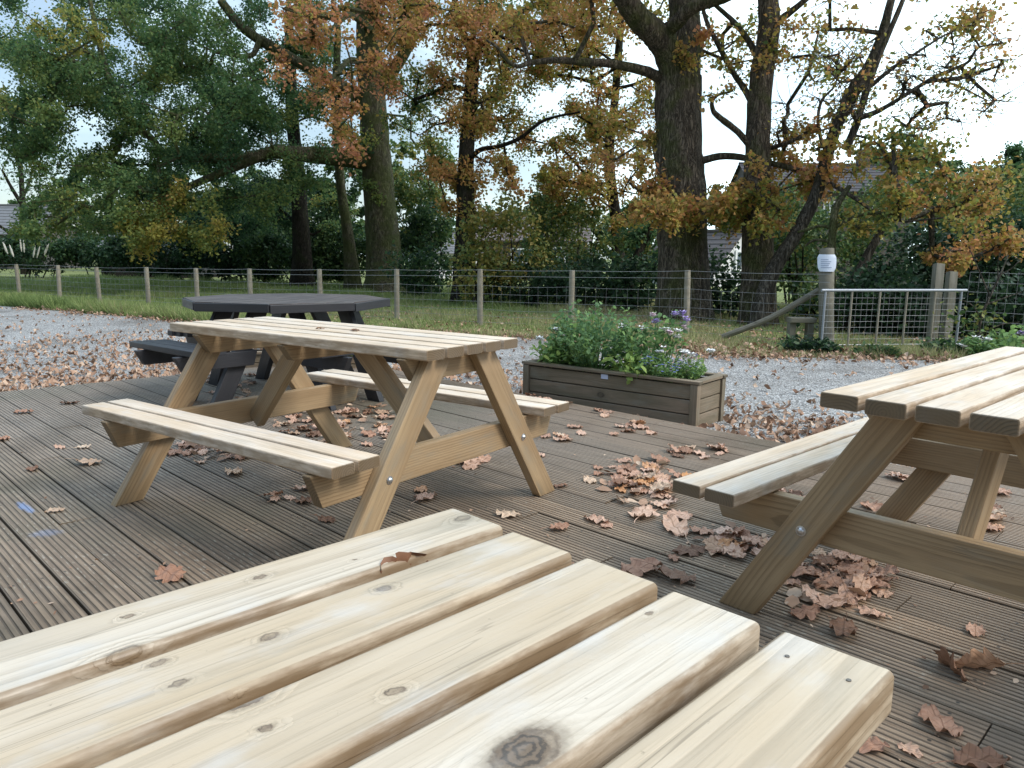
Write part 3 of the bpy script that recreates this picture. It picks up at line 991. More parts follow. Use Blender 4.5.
def bed_plant(name, label, cat, base, stems, h, spread, nleaf, size, tone, tvar, rs, flowers=(), shape='leaf', group=None, mat=None, droop=0.0, low=0.2):
    """stems rising from one base with leaves along them; flowers: (material, count, size, zmin)"""
    root = thing(name, label, cat, base, 0, group)
    sb = MB()
    P = []; tips = []
    for k in range(stems):
        an = rs.uniform(0, 6.28); sp = spread * math.sqrt(rs.uniform(.02, 1)); hh = h * rs.uniform(.6, 1.05) * (1 - .35 * (sp / spread) ** 2)
        e = np.array([math.cos(an) * sp, math.sin(an) * sp, hh])
        b = np.array([e[0] * .25, e[1] * .25, 0])
        md = (b + e) / 2 + np.array([e[0] * .1, e[1] * .1, hh * .12]) + rs.normal(0, .01, 3)
        c = spline([b, md, e], 4)
        tube(sb, c, np.linspace(.0045, .002, len(c)), 4)
        tips.append(e)
        ts = rs.uniform(low, 1, max(1, nleaf // stems))
        for q in ts:
            i = q * (len(c) - 1); i0 = int(min(i, len(c) - 2))
            P.append(c[i0] + (c[i0 + 1] - c[i0]) * (i - i0) + rs.normal(0, size * .45, 3))
    sb.build('stem', M_bed if mat is None else mat, root)
    P = np.array(P)
    V, T, k = leaves(P, size * rs.uniform(.6, 1.25, len(P)), rs, .5, shape, droop)
    tn = np.clip(rs.normal(tone, tvar, len(P)), 0, 1)
    tri_mesh('foliage', V, T, np.repeat(tn, k), M_bed if mat is None else mat, root)
    for (fm, cnt, fs, zadd) in flowers:
        for j in range(cnt):
            e = tips[rs.integers(len(tips))] + rs.normal(0, .02, 3) + np.array([0, 0, zadd])
            fb = MB()
            # a rosette of cupped petals
            n = 5
            nr = 6 if fs > .018 else 1
            for q in range(nr):
                off = rs.normal(0, fs * .34, 3) if q else np.zeros(3)
                for i in range(n):
                    an = 6.283 * i / n + q
                    X = np.array([math.cos(an), math.sin(an), .35]); Y = np.array([-math.sin(an), math.cos(an), 0])
                    c = e + off
                    fb.add([c, c + X * fs * .55 + Y * fs * .36, c + X * fs + np.array([0, 0, .1 * fs]), c + X * fs * .55 - Y * fs * .36], [(0, 1, 2), (0, 2, 3)])
            fb.build('flower', fm, root)
    return root


rs = np.random.default_rng(21)
bed_plant('geranium', 'round-leaved bright green geranium at the planter end by the bench', 'plant', ploc(.14, .15), 26, .25, .19, 230, .066, .72, .15, rs, [(M_white, 2, .034, .06)])
bed_plant('bushy_herb', 'tall bushy green plant filling the middle of the planter', 'plant', ploc(.50, .20), 60, .58, .36, 1400, .044, .35, .16, rs, [(M_pink, 2, .012, .0)])
bed_plant('bushy_herb', 'fine-leaved green plant between the tall bushy plant and the white flowers', 'plant', ploc(.27, .26), 34, .46, .22, 1000, .040, .42, .16, rs)
bed_plant('daisy_plant', 'loose green plant with small white flowers in the planter', 'plant', ploc(.90, .22), 34, .46, .28, 1000, .040, .4, .18, rs, [(M_white, 7, .030, .03)])
bed_plant('trailing_nasturtium', 'yellow-green round-leaved plant trailing over the planter rim', 'plant', ploc(.93, .07), 20, .2, .2, 120, .070, .85, .1, rs)
bed_plant('mallow', 'tall thin-stemmed plant with lilac flowers standing out of the planter', 'plant', ploc(1.04, .26), 9, .60, .16, 170, .045, .5, .15, rs, [(M_lilac, 4, .032, .0), (M_pink, 4, .026, -.05)], low=.4)
bed_plant('lobelia', 'low mound of small blue flowers at the planter corner', 'plant', ploc(1.14, .13), 44, .22, .2, 900, .026, .5, .15, rs, [(M_blue, 45, .014, .0), (M_lilac, 14, .013, .0)], 'dia')
bed_plant('lobelia', 'pale green and blue trailing plant spilling at the planter far corner', 'plant', ploc(1.28, .22), 34, .19, .16, 600, .024, .6, .15, rs, [(M_blue, 14, .013, .0), (M_white, 4, .032, .05)], 'dia')
for k, (u, lab) in enumerate(((320, 'low green plant in the dark planter behind the black table'), (362, 'low green plant at the end of the dark planter behind the black table'))):
    b = at(u, 352, 7.2)
    bed_plant('low_plant', lab, 'plant', (b[0], b[1], q0[2] - .08), 14, .12, .16, 240, .035, .3, .15, rs, shape='dia')

# ------------------------------------------------------------------ fence, gate, posts
def gz(u, v): return on(u, v, ZG)


FB = [(-12, 296), (20, 298), (60, 301), (100, 304), (149, 308), (198, 311), (251, 314), (321, 317), (397, 320), (480, 325), (571, 329), (686, 335), (826, 347)]
FT = [264, 264, 265, 267, 267, 268, 268.5, 269, 269, 269, 270, 270, 249]
fence = thing('wire_fence', 'long post and wire stock fence between the gravel and the trees', 'fence', gz(397, 320))
fl = np.array(fence.location)
tops = []; bases = []
for (u, v), tv in zip(FB, FT):
    b = gz(u, v)
    D = float((b - EYEP) @ CF)
    tp = at(u, tv, D)
    hgt = tp[2] - ZG
    bases.append(b); tops.append(tp)
Hs = [q[2] for q in tops[:-1]]
prev = None
for i in range(len(bases) - 1):
    mb = MB()
    ln = rng.normal(0, .012, 2)
    b = bases[i] - fl; tp = np.array([bases[i][0] + ln[0], bases[i][1] + ln[1], tops[i][2]]) - fl
    P = spline([b - np.array([0, 0, .05]), (b + tp) / 2, tp], 3)
    tube(mb, P, [.047] * (len(P) - 1) + [.043], 10, rng.uniform(0, 1), .03)
    mb.build('post', M_post, fence)
wb = MB()
for i in range(len(bases) - 1):
    A = bases[i]; B = bases[i + 1]
    hA = tops[i][2] - ZG; hB = min(tops[i + 1][2] - ZG, hA + .05)
    if i == len(bases) - 2: hB = hA
    dn = (B - A)[:2]; ln = np.hypot(*dn); nrm = np.array([dn[1], -dn[0], 0]) / ln * .05
    levels = [.06, .18, .30, .43, .57, .72, .88, .99]
    for j, q in enumerate(levels):
        P = []
        for s_ in np.linspace(0, 1, 7):
            sag = -.012 * 4 * s_ * (1 - s_) * (j % 3)
            P.append(A + (B - A) * s_ + nrm + np.array([0, 0, (hA + (hB - hA) * s_) * q + sag]) - fl)
        tube(wb, P, .0022 if j < 6 else .0030, 4, cap=False)
    ns = int(ln / .16)
    for k in range(ns):
        s_ = (k + .5) / ns
        p = A + (B - A) * s_ + nrm - fl
        h_ = hA + (hB - hA) * s_
        tube(wb, [p + np.array([0, 0, h_ * .06]), p + np.array([rng.normal(0, .006), rng.normal(0, .006), h_ * .4]), p + np.array([0, 0, h_ * .72])], .0016, 4, cap=False)
wb.build('wire_netting', M_wire, fence)
# diagonal strainer
mb = MB()
Dg = float((bases[-1] - EYEP) @ CF)
tube(mb, spline([at(722, 337, Dg + .5) - fl, at(770, 318, Dg + .28) - fl, at(819, 290, Dg + .06) - fl], 3), .042, 9, .5, .04)
mb.build('brace', M_oldpost, fence)

gp = bases[-1]
Dg = float((gp - EYEP) @ CF)


def wpost(name, label, u, vb, vt, D, rad, mat, lean=0.0, square=False):
    b = at(u, vb, D); tp = at(u + lean, vt, D)
    b[2] = ZG
    root = thing(name, label, 'post', b, 0)
    mb = MB()
    d = tp - b
    if square:
        bar(mb, (0, 0, -.05), d, rad * 2, rad * 1.8, up=(fw0[0], fw0[1], 0), bev=.006, seg=2, nx=4)
    else:
        P = spline([np.array([0, 0, -.05]), d / 2 + rng.normal(0, .006, 3), d], 4)
        tube(mb, P, [rad] * (len(P) - 1) + [rad * .94], 12, .5, .03)
    mb.build('timber', mat, root, 35)
    return root


wpost('gate_post', 'stout round gate post carrying the paper notice', 827, 347, 249, Dg, .10, M_oldpost)
wpost('timber_post', 'taller leaning post standing at the latch end of the metal gate', 931, 347, 264, Dg + .1, .058, M_oldpost, 8, True)
wpost('timber_post', 'shorter split post standing close behind the metal gate end', 945, 347, 272, Dg + .35, .058, M_oldpost, 7, True)

# notice wrapped on the post
vd = EYEP - gp; vd[2] = 0; vd /= np.linalg.norm(vd)
vr = np.array([-vd[1], vd[0], 0])
nb = gp + vd * .13 + np.array([0, 0, .6])
no = thing('paper_notice', 'white paper notice in a clear sleeve fixed to the gate post', 'sign', nb, 0)
mb = MB()
hw = .125
rows_ = [(at(0, 283, Dg)[2], .085), (at(0, 272, Dg)[2], .12), (at(0, 266, Dg)[2], .122), (at(0, 256, Dg)[2], .095)]
zrows = [at(827, 271.5, Dg)[2], at(827, 268, Dg)[2], at(827, 263, Dg)[2], at(827, 257.5, Dg)[2], at(827, 254.5, Dg)[2]]
wr = [.088, .112, .118, .118, .098]
pt_ = at(827, 249, Dg)


def row_c(z_):
    f_ = (z_ - ZG) / (pt_[2] - ZG)
    return gp + (pt_ - gp) * f_


V = []; n = 9
for z_, w_ in zip(zrows, wr):
    for k in range(n):
        s_ = (k / (n - 1) - .5) * 2
        p = vr * s_ * w_ + vd * (.118 - .03 * s_ * s_)
        q_ = row_c(z_)
        V.append((p[0] + q_[0] - nb[0], p[1] + q_[1] - nb[1], z_ - nb[2]))
F = [(i * n + k, i * n + k + 1, (i + 1) * n + k + 1, (i + 1) * n + k) for i in range(4) for k in range(n - 1)]
mb.add(V, F)
pap = mb.build('sheet', M_paper, no)
sm = pap.modifiers.new('thick', 'SOLIDIFY'); sm.thickness = .003
mb = MB()
for k in range(5):
    z_ = zrows[2] + .045 - k * .026 - nb[2]
    for (s0_, s1_) in ((-.075, .02 + .05 * ((k * 37) % 10) / 10),):
        c = np.array([row_c(z_ + nb[2])[0] - nb[0], row_c(z_ + nb[2])[1] - nb[1], z_]) + vr * (s0_ + s1_) / 2 + vd * .1215
        tdir = math.atan2(vr[1], vr[0])
        box(mb, c, (s1_ - s0_, .002, .007), rz=tdir)
mb.build('printed_lines', M_ink, no)

# gate: tubular frame, uprights, square mesh
gL = at(820, 347, Dg - .25); gR = at(961, 341, Dg + .1)
gL[2] = ZG + .02; gR[2] = ZG + .02
gate = thing('metal_gate', 'galvanised metal field gate with square mesh panel', 'gate', gL)
gv = gR - gL
gv[2] = 0
gh = at(820, 290, Dg - .25)[2] - gL[2]
ghR = at(961, 290, Dg + .1)[2] - gL[2]


def gpnt(s_, z_): return gv * s_ + np.array([0, 0, z_])


mb = MB()
tube(mb, [gpnt(-.02, gh), gpnt(1, ghR)], .020, 10)
mb.build('top_rail', M_galv, gate, 40)
mb = MB()
tube(mb, [gpnt(0, .03), gpnt(1, .03)], .012, 10)
mb.build('bottom_rail', M_wire, gate, 40)
for s_ in (0.008, .19, .385, .575, .775, .965):
    mb = MB()
    tube(mb, [gpnt(s_, .03), gpnt(s_, gh + (ghR - gh) * s_)], .015, 8)
    mb.build('upright', M_galv if s_ in (0.008, .965) else M_post, gate, 40)
mb = MB()
for k in range(1, 9):
    z_ = .03 + (gh - .05) * k / 9
    tube(mb, [gpnt(0, z_) + fw0 * .02, gpnt(1, z_) + fw0 * .02], .0022, 4)
for k in range(1, 26):
    tube(mb, [gpnt(k / 26, .03) + fw0 * .026, gpnt(k / 26, gh - .02) + fw0 * .026], .0022, 4)
mb.build('mesh_panel', M_wire, gate)

# netting to the far side of the gate
f2a = at(962, 347, Dg + .35); f2b = at(1100, 356, Dg - .2)
f2a[2] = f2b[2] = ZG
f2 = thing('wire_fence', 'short length of wire netting beyond the metal gate in front of dark ivy', 'fence', f2a)
mb = MB()
d = f2b - f2a
for q in np.linspace(.08, 1.02, 8):
    tube(mb, [np.array([0, 0, q]), d * .5 + np.array([0, 0, q - .02]), d + np.array([0, 0, q])], .0022, 4, cap=False)
for q in np.linspace(0, 1, 15):
    tube(mb, [d * q + np.array([0, 0, .05]), d * q + np.array([0, 0, 1.02])], .0018, 4, cap=False)
mb.build('wire_netting', M_wire, f2)
for q in (.98,):
    mb = MB()
    tube(mb, [d * q + np.array([0, 0, -.05]), d * q + np.array([0, 0, 1.08])], .045, 9, .5, .03)
    mb.build('post', M_post, f2)

# low timber step beside the gate
sb_ = on(799, 345, ZG)
Ds = float((sb_ - EYEP) @ CF)
st = thing('timber_step', 'low old timber step with a flat board beside the gate post', 'step', sb_, math.atan2(rt0[1], rt0[0]))
hs = at(799, 317, Ds)[2] - ZG
mb = MB(); board(mb, Matrix.Translation((0, 0, hs - .035)), .35, .22, .07, bev=.012, seg=2); mb.build('tread', M_oldpost, st, 35)
for sx in (-.12, .12):
    mb = MB(); bar(mb, (sx * 1.05, 0, -.05), (sx, 0, hs - .072), .09, .12, up=(0, 1, 0), bev=.01, seg=2); mb.build('leg', M_oldpost, st, 35)


# ------------------------------------------------------------------ trees
def px_path(pts, D0, D1=None):
    D1 = D0 if D1 is None else D1
    n = len(pts)
    return np.array([at(p[0], p[1], D0 + (D1 - D0) * i / max(1, n - 1)) for i, p in enumerate(pts)])


class Tree:
    def __init__(s, name, label, D, bark, seed):
        s.name, s.label, s.D, s.bark = name, label, D, bark
        s.rs = np.random.default_rng(seed)
        s.mb = MB()
        s.nodes = []          # (pos, radius)
        s.clumps = []         # (centre, radius, nleaves, tone, tvar, size)
        s.base = None

    def limb(s, pts, wpx, D0, D1=None, sides=10, rough=.05, flare=0.0, extend=0.0):
        P = px_path(pts, D0, D1)
        Ds = np.linspace(D0, D0 if D1 is None else D1, len(pts))
        W = np.interp(np.linspace(0, 1, len(pts)), np.linspace(0, 1, len(wpx)), wpx)
        rad = W / 2 / F_PX * Ds
        if extend:
            d = P[-1] - P[-2]; d /= np.linalg.norm(d)
            d = d * .8 + np.array([0, 0, .5]); d /= np.linalg.norm(d)
            for q in (1, 2, 3):
                P = np.vstack([P, P[-1] + d * extend / 3 + s.rs.normal(0, .12, 3)])
                rad = np.append(rad, rad[-1] * .72)
        k = 5
        C = spline(P, k)
        R = np.interp(np.linspace(0, len(P) - 1, len(C)), np.arange(len(P)), rad)
        if flare:
            C[0][2] = ZG - .06
            h = C[:, 2] - ZG
            R = R * (1 + flare * np.exp(-np.maximum(h, 0) / .35))
            s.base = np.array([C[0][0], C[0][1], ZG])
        tube(s.mb, C, R, sides, .5, rough)
        for c, q in zip(C, R): s.nodes.append((c, q))
        return s

    def fol(s, u, v, ru, rv, D0, D1, n, r=.5, nl=150, tone=.2, tvar=.08, size=.085, cv=.09):
        for _ in range(n):
            an = s.rs.uniform(0, 6.283); q = math.sqrt(s.rs.uniform(0, 1))
            D = s.rs.uniform(D0, D1)
            c = at(u + ru * q * math.cos(an), v + rv * q * math.sin(an), D)
            if c[2] < .5: c[2] = .5 + s.rs.uniform(0, .5)
            s.clumps.append((c, r * s.rs.uniform(.7, 1.3), nl, np.clip(tone + s.rs.normal(0, cv), 0, 1), tvar, size))
        return s

    def above(s, n, r, nl, tone, spread=3.2, z0=6.0, z1=9.0, size=.1, tvar=.08):
        """the part of the crown over the top of the picture"""
        for _ in range(n):
            an = s.rs.uniform(0, 6.283); q = math.sqrt(s.rs.uniform(0, 1)) * spread
            top = s.nodes[-1][0]
            c = np.array([s.base[0] + q * math.cos(an), s.base[1] + q * math.sin(an), s.rs.uniform(z0, z1)])
            s.clumps.append((c, r, nl, np.clip(tone + s.rs.normal(0, .08), 0, 1), tvar, size))
        return s

    def build(s):
        root = thing(s.name, s.label, 'tree', s.base)
        b = s.base
        pos = np.array([p for p, _ in s.nodes]); rad = np.array([q for _, q in s.nodes])
        parent = -np.ones(len(pos), int)
        n0 = len(pos)
        pos = list(pos); parent = list(parent)
        order = sorted(range(len(s.clumps)), key=lambda i: min(np.linalg.norm(np.array(pos[:n0]) - s.clumps[i][0], axis=1)))
        ends = []
        for i in order:
            c = s.clumps[i][0]
            A = np.array(pos)
            dv = A - c
            d = np.linalg.norm(dv, axis=1) + np.maximum(0, dv[:, 2]) * .6
            j = int(np.argmin(d))
            L_ = np.linalg.norm(c - A[j])
            ns = max(1, int(L_ / .45))
            last = j
            bend = s.rs.normal(0, .13 * min(L_, 2.5), 3)
            for k in range(1, ns + 1):
                f = k / ns
                p = A[j] + (c - A[j]) * f + bend * math.sin(f * math.pi) + s.rs.normal(0, .035, 3) * (k < ns) + np.array([0, 0, -.10 * L_ * math.sin(f * math.pi) * .6])
                pos.append(p); parent.append(last); last = len(pos) - 1
            ends.append(last)
        cnt = np.zeros(len(pos))
        for e in ends:
            while e >= n0:
                cnt[e] += 1; e = parent[e]
        bm = MB()
        for i in range(n0, len(pos)):
            p0, p1 = pos[parent[i]], pos[i]
            r1 = .011 * cnt[i] ** .55 + .002
            r0 = .011 * (cnt[parent[i]] if parent[i] >= n0 else cnt[i]) ** .55 + .003
            if parent[i] < n0: r0 = min(r0 * 1.3, rad[parent[i]])
            if np.linalg.norm(p1 - p0) < 1e-4: continue
            tube(s.mb, [p0, p1], [r0, r1], 5, cap=False)
        LP = []; LS = []; LT_ = []
        for (c, r, nl, tone, tvar, size) in s.clumps:
            nl = int(nl * 2.5 * (1.3 if s.name == 'oak_tree' and 14.2 < s.D < 21 else 1)); size = size * 1.04
            nt_ = max(3, int(4 + r * 6))
            tw = []
            for k in range(nt_):
                d = s.rs.normal(0, 1, 3); d[2] = d[2] * .7; d /= np.linalg.norm(d)
                e = c + d * r * s.rs.uniform(.6, 1.15)
                mid = (c + e) / 2 + s.rs.normal(0, .1 * r, 3)
                tube(s.mb, [c, mid, e], [.009, .006, .003], 3, cap=False)
                tw.append((c, mid, e))
            q = s.rs.uniform(.15, 1.0, nl)
            wh = s.rs.integers(0, nt_, nl)
            tw = np.array(tw)
            a0 = tw[wh, 0]; a1 = tw[wh, 1]; a2 = tw[wh, 2]
            p = np.where(q[:, None] < .5, a0 + (a1 - a0) * (q * 2)[:, None], a1 + (a2 - a1) * (q * 2 - 1)[:, None])
            p = p + s.rs.normal(0, .17 * r + .02, (nl, 3))
            LP.append(p); LS.append(size * s.rs.uniform(.6, 1.3, nl))
            LT_.append(np.clip(tone + s.rs.normal(0, tvar, nl), 0, 1))
        tr = s.mb
        for q in range(len(tr.v)): tr.v[q] = tr.v[q] - b
        tr.build('trunk', s.bark, root, 60)
        if LP:
            P = np.concatenate(LP) - b
            V, T, k = leaves(P, np.concatenate(LS), s.rs, .15)
            tri_mesh('crown', V, T, np.repeat(np.concatenate(LT_), k), M_crown, root)
        return root


# the old mossy oak whose limb sweeps over the field
T1 = Tree('oak_tree', 'old mossy oak with a long low limb and dense green crown', 23.5, M_barkmoss, 1)
T1.limb([(387, 289), (383, 240), (377, 160), (371, 80), (368, 0)], [37, 34, 29, 27, 22], 23.5, flare=.55, sides=20, extend=3)
T1.limb([(368, 161), (345, 158), (320, 156), (296, 154), (273, 152)], [20, 19, 17, 15, 13], 23.4, 21.5, extend=0)
T1.limb([(273, 152), (234, 168), (195, 184), (156, 201), (133, 207), (90, 207)], [9, 8, 7, 5, 4, 3], 21.5, 20)
T1.limb([(273, 152), (240, 158), (203, 158), (168, 156), (150, 137), (128, 118), (110, 80), (98, 39), (88, -10)], [12, 10, 9, 8, 7, 6, 6, 5, 4], 21.5, 21)
T1.limb([(133, 121), (118, 96), (105, 74), (70, 60), (30, 55)], [6, 5, 5, 3, 2], 21, 20)
T1.limb([(372, 105), (330, 80), (285, 55), (245, 30), (220, 0)], [13, 11, 10, 9, 8], 23.5, 22)
T1.limb([(285, 55), (262, 40), (250, 56), (214, 52)], [8, 6, 5, 3], 22.7, 22)
T1.limb([(372, 95), (400, 60), (418, 20), (425, -20)], [14, 12, 10, 8], 23.5, 22)
T1.fol(90, 40, 110, 60, 18.5, 26, 40, .62, 190, .20, .07)
T1.fol(225, 70, 85, 80, 19, 27, 46, .62, 190, .17, .06)
T1.fol(60, 125, 70, 50, 18.5, 25, 24, .6, 180, .20, .08)
T1.fol(200, 120, 95, 45, 18.5, 25, 34, .6, 190, .14, .06)
T1.fol(110, 190, 85, 42, 18.5, 24, 36, .55, 170, .24, .08)
T1.fol(250, 60, 60, 60, 20, 27, 16, .62, 190, .2, .07)
T1.fol(140, 90, 130, 100, 20, 27, 40, .62, 190, .2, .07)
T1.fol(20, 90, 40, 70, 18.5, 25, 12, .6, 180, .24, .08)
T1.fol(40, 215, 35, 25, 18.5, 22, 7, .5, 140, .25, .08)
T1.fol(255, 185, 65, 35, 20, 25, 18, .55, 160, .18, .08)
T1.fol(320, 120, 50, 60, 22, 27, 14, .6, 150, .16, .08)
T1.fol(150, 235, 32, 20, 18.5, 20, 9, .42, 120, .50, .06)
T1.fol(200, 238, 28, 18, 18.5, 20, 6, .40, 110, .47, .07)
T1.fol(185, 205, 30, 20, 18.5, 21, 6, .45, 110, .47, .08)
T1.fol(80, 40, 40, 18, 18.5, 20, 4, .45, 110, .52, .08)
T1.fol(370, 195, 20, 12, 22.5, 23.2, 2, .3, 90, .3, .06)
# copper sprays reaching toward the yard
T1.limb([(371, 70), (352, 60), (335, 75), (322, 95)], [8, 6, 4, 2], 23.4, 16)
T1.limb([(371, 30), (350, 15), (330, 30), (300, 40)], [8, 6, 4, 2], 23.4, 16)
T1.fol(330, 55, 58, 55, 15, 18.5, 24, .38, 48, .90, .16, .09)
T1.fol(365, 10, 85, 22, 15, 18.5, 20, .42, 48, .86, .17, .09)
T1.fol(345, 130, 26, 26, 15.5, 18, 5, .34, 60, .80, .12, .095)
T1.fol(405, 60, 40, 40, 17, 22, 9, .42, 80, .74, .12, .09)
T1.above(46, .9, 170, .25, 4.5, 8.5, 12, .13)

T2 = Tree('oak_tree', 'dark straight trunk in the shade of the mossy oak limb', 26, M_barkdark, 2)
T2.limb([(303, 281), (301, 230), (297, 168), (292, 110), (290, 40)], [21, 17, 14, 12, 10], 26, flare=.3, sides=14, extend=2)
T2.fol(240, 215, 55, 30, 26, 30, 22, .6, 170, .10, .07)
T2.fol(300, 60, 40, 60, 25.5, 29, 14, .6, 150, .16, .08)
T2.fol(320, 210, 30, 30, 26, 29, 9, .5, 120, .25, .1)

T3 = Tree('oak_tree', 'slim leaning mossy trunk close beside the biggest mossy oak', 24.5, M_barkmoss, 3)
T3.limb([(353, 282), (348, 235), (342, 195), (338, 150), (336, 90), (338, 30)], [15, 11, 9, 9, 8, 6], 24.8, flare=.35, sides=12, extend=1.5)
T3.fol(335, 90, 40, 50, 24, 27, 10, .5, 130, .2, .08)
T3.fol(420, 160, 25, 60, 24, 28, 10, .5, 90, .3, .1)

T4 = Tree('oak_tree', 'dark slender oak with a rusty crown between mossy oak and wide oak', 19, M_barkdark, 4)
T4.limb([(464, 300), (465, 230), (466, 156), (471, 90), (473, 55)], [23, 19, 15, 13, 12], 19, flare=.3, sides=14)
T4.limb([(473, 55), (462, 30), (455, 0), (452, -30)], [8, 7, 6, 5], 19, 18.5, extend=1)
T4.limb([(473, 55), (490, 40), (505, 22), (530, 8), (560, -6)], [9, 8, 6, 5, 4], 19, 18)
T4.limb([(470, 160), (480, 150), (500, 146), (520, 138), (545, 120), (580, 112)], [5, 5, 4, 4, 3, 2], 19, 17.5)
T4.fol(480, 85, 50, 50, 17, 21, 24, .42, 75, .70, .14)
T4.fol(455, 195, 28, 28, 17.5, 19.5, 9, .36, 85, .74, .1)
T4.fol(500, 180, 25, 22, 17.5, 19.5, 6, .36, 65, .66, .12)
T4.fol(450, 20, 50, 25, 17, 21, 12, .45, 80, .78, .12)
T4.fol(515, 60, 35, 40, 17, 20, 14, .42, 60, .62, .14)
T4.fol(420, 110, 30, 60, 19, 22, 16, .45, 70, .42, .18)
T4.fol(510, 130, 35, 40, 19, 23, 12, .45, 60, .45, .16)
T4.above(20, .8, 110, .68, 3, 6.8, 9.5)

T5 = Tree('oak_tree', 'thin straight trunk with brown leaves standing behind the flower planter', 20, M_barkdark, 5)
T5.limb([(619, 288), (617, 230), (609, 156), (615, 100), (618, 60), (622, 0)], [15, 12, 10, 8, 8, 6], 20.5, flare=.25, sides=12, extend=1.5)
T5.limb([(609, 90), (635, 84), (655, 74)], [4, 3, 2], 20.5, 20)
T5.limb([(614, 205), (596, 190), (570, 186), (545, 180)], [4, 3, 3, 2], 20.5, 19.5)
T5.fol(560, 110, 45, 50, 18.5, 22, 26, .42, 62, .60, .16)
T5.fol(620, 120, 40, 55, 18.5, 22, 24, .42, 62, .64, .15)
T5.fol(585, 180, 50, 25, 18, 21, 20, .40, 75, .66, .13)
T5.fol(560, 40, 60, 35, 18, 22, 22, .45, 62, .66, .15)
T5.fol(640, 210, 22, 30, 18, 21, 6, .36, 70, .62, .14)
T5.above(16, .8, 100, .66, 3, 7.0, 9.5)

T6 = Tree('oak_tree', 'wide old oak with deeply cracked bark and heavy forked limbs', 14.5, M_bark, 6)
T6.limb([(684, 322), (683, 260), (682, 200), (679, 140), (678, 80)], [52, 48, 46, 44, 44], 14.5, flare=.16, sides=24, rough=.05)
T6.limb([(682, 95), (686, 50), (684, 10), (680, -40)], [34, 30, 29, 26], 14.6, 14.8, sides=16, extend=3)
T6.limb([(676, 85), (668, 52), (655, 34), (640, 20), (626, 0), (610, -28)], [27, 28, 27, 24, 22, 19], 14.4, 13.6, sides=14, extend=2)
T6.limb([(664, 32), (678, 22), (692, 8), (723, -2), (750, -14)], [14, 14, 13, 11, 9], 14.1, 13.2, sides=10, extend=1)
T6.limb([(664, 82), (648, 72), (613, 64), (580, 62), (555, 60), (530, 63), (516, 66), (500, 54)], [12, 10, 8, 7, 6, 5, 4, 3], 14.4, 13.2)
T6.limb([(516, 66), (508, 62), (498, 48), (486, 40)], [4, 3, 3, 2], 13.2, 13)
T6.limb([(696, 162), (726, 156), (765, 162), (804, 172), (830, 184)], [8, 7, 6, 5, 4], 14.4, 13.2)
T6.limb([(660, 200), (640, 190), (628, 182)], [6, 4, 2], 14.4, 14)
T6.fol(560, 20, 70, 25, 13, 15.5, 11, .36, 55, .72, .13)
T6.fol(625, 165, 45, 45, 13.5, 16, 10, .36, 60, .74, .12)
T6.fol(690, 212, 55, 14, 12.6, 14, 10, .30, 62, .66, .12)
T6.fol(760, 205, 55, 22, 12.6, 14.2, 12, .32, 60, .60, .13)
T6.fol(690, 55, 20, 25, 13.6, 14.2, 3, .25, 40, .74, .1)
T6.fol(800, 180, 40, 20, 12.6, 14, 6, .32, 60, .74, .12)
T6.above(30, .8, 90, .72, 3.6, 6.2, 9)

T7 = Tree('oak_tree', 'reddish brown oak trunk just behind the fence beside the wide oak', 13.5, M_bark, 7)
T7.limb([(758, 322), (758, 250), (757, 190), (758, 140), (761, 80), (769, 30), (768, -10)], [34, 31, 27, 24, 23, 21, 20], 13.8, flare=.25, sides=18, extend=2.5)
T7.limb([(751, 147), (738, 132), (724, 121), (714, 112), (712, 102), (718, 95), (730, 92)], [7, 6, 6, 5, 4, 3, 2], 13.8, 13.2)
T7.limb([(755, 110), (745, 90), (734, 74), (720, 48), (706, 20), (700, -10)], [6, 6, 5, 5, 4, 3], 13.8, 14.2)
T7.limb([(760, 62), (748, 40), (734, 22), (714, 4)], [8, 6, 5, 4], 13.8, 14.4)
T7.limb([(772, 26), (785, 16), (798, 6), (812, -6)], [8, 7, 6, 5], 13.8, 13.4)
T7.limb([(764, 150), (790, 142), (812, 130), (822, 118)], [5, 4, 3, 2], 13.8, 13.2)
T7.fol(745, 60, 30, 40, 13, 15, 4, .36, 32, .66, .14)
T7.fol(800, 45, 45, 35, 13, 15, 10, .4, 32, .62, .14)
T7.fol(770, 150, 40, 22, 13, 14.5, 6, .34, 40, .66, .13)
T7.fol(740, 195, 35, 14, 13, 14.4, 6, .3, 52, .64, .12)
T7.fol(722, 92, 14, 10, 13, 13.4, 2, .22, 18, .66, .13)
T7.fol(725, 40, 40, 40, 14, 16, 10, .38, 30, .5, .18)
T7.fol(800, 100, 45, 60, 13, 14.5, 12, .5, 6, .6, .15, .07)
T7.above(16, .8, 70, .66, 2.8, 6, 8.5)

T8 = Tree('field_maple', 'leaning twin-stemmed tree with thin sparse leaves over the bright sky', 13, M_barkgrey, 8)
T8.limb([(758, 316), (772, 273), (796, 234), (816, 195), (827, 156), (839, 121), (863, 78), (878, 47), (888, 12), (894, -20)], [17, 15, 13, 12, 12, 11, 11, 10, 8, 6], 13.1, 12.6, flare=.2, sides=12, extend=1.2)
T8.limb([(846, 150), (856, 125), (863, 102), (878, 59), (898, 12), (910, -14)], [8, 8, 7, 6, 5, 4], 12.7, 12.2, extend=1)
T8.limb([(868, 88), (890, 70), (913, 55), (945, 35), (976, 23)], [5, 4, 3, 2, 1.5], 12.5, 12)
T8.limb([(856, 119), (876, 112), (894, 102), (933, 78), (965, 64), (972, 56), (980, 47), (1003, 43)], [6, 5, 4, 4, 3, 3, 2, 1.5], 12.5, 11.6)
T8.limb([(822, 145), (818, 120), (822, 100), (835, 85), (840, 60)], [4, 3, 3, 2, 1], 12.8, 12.6)
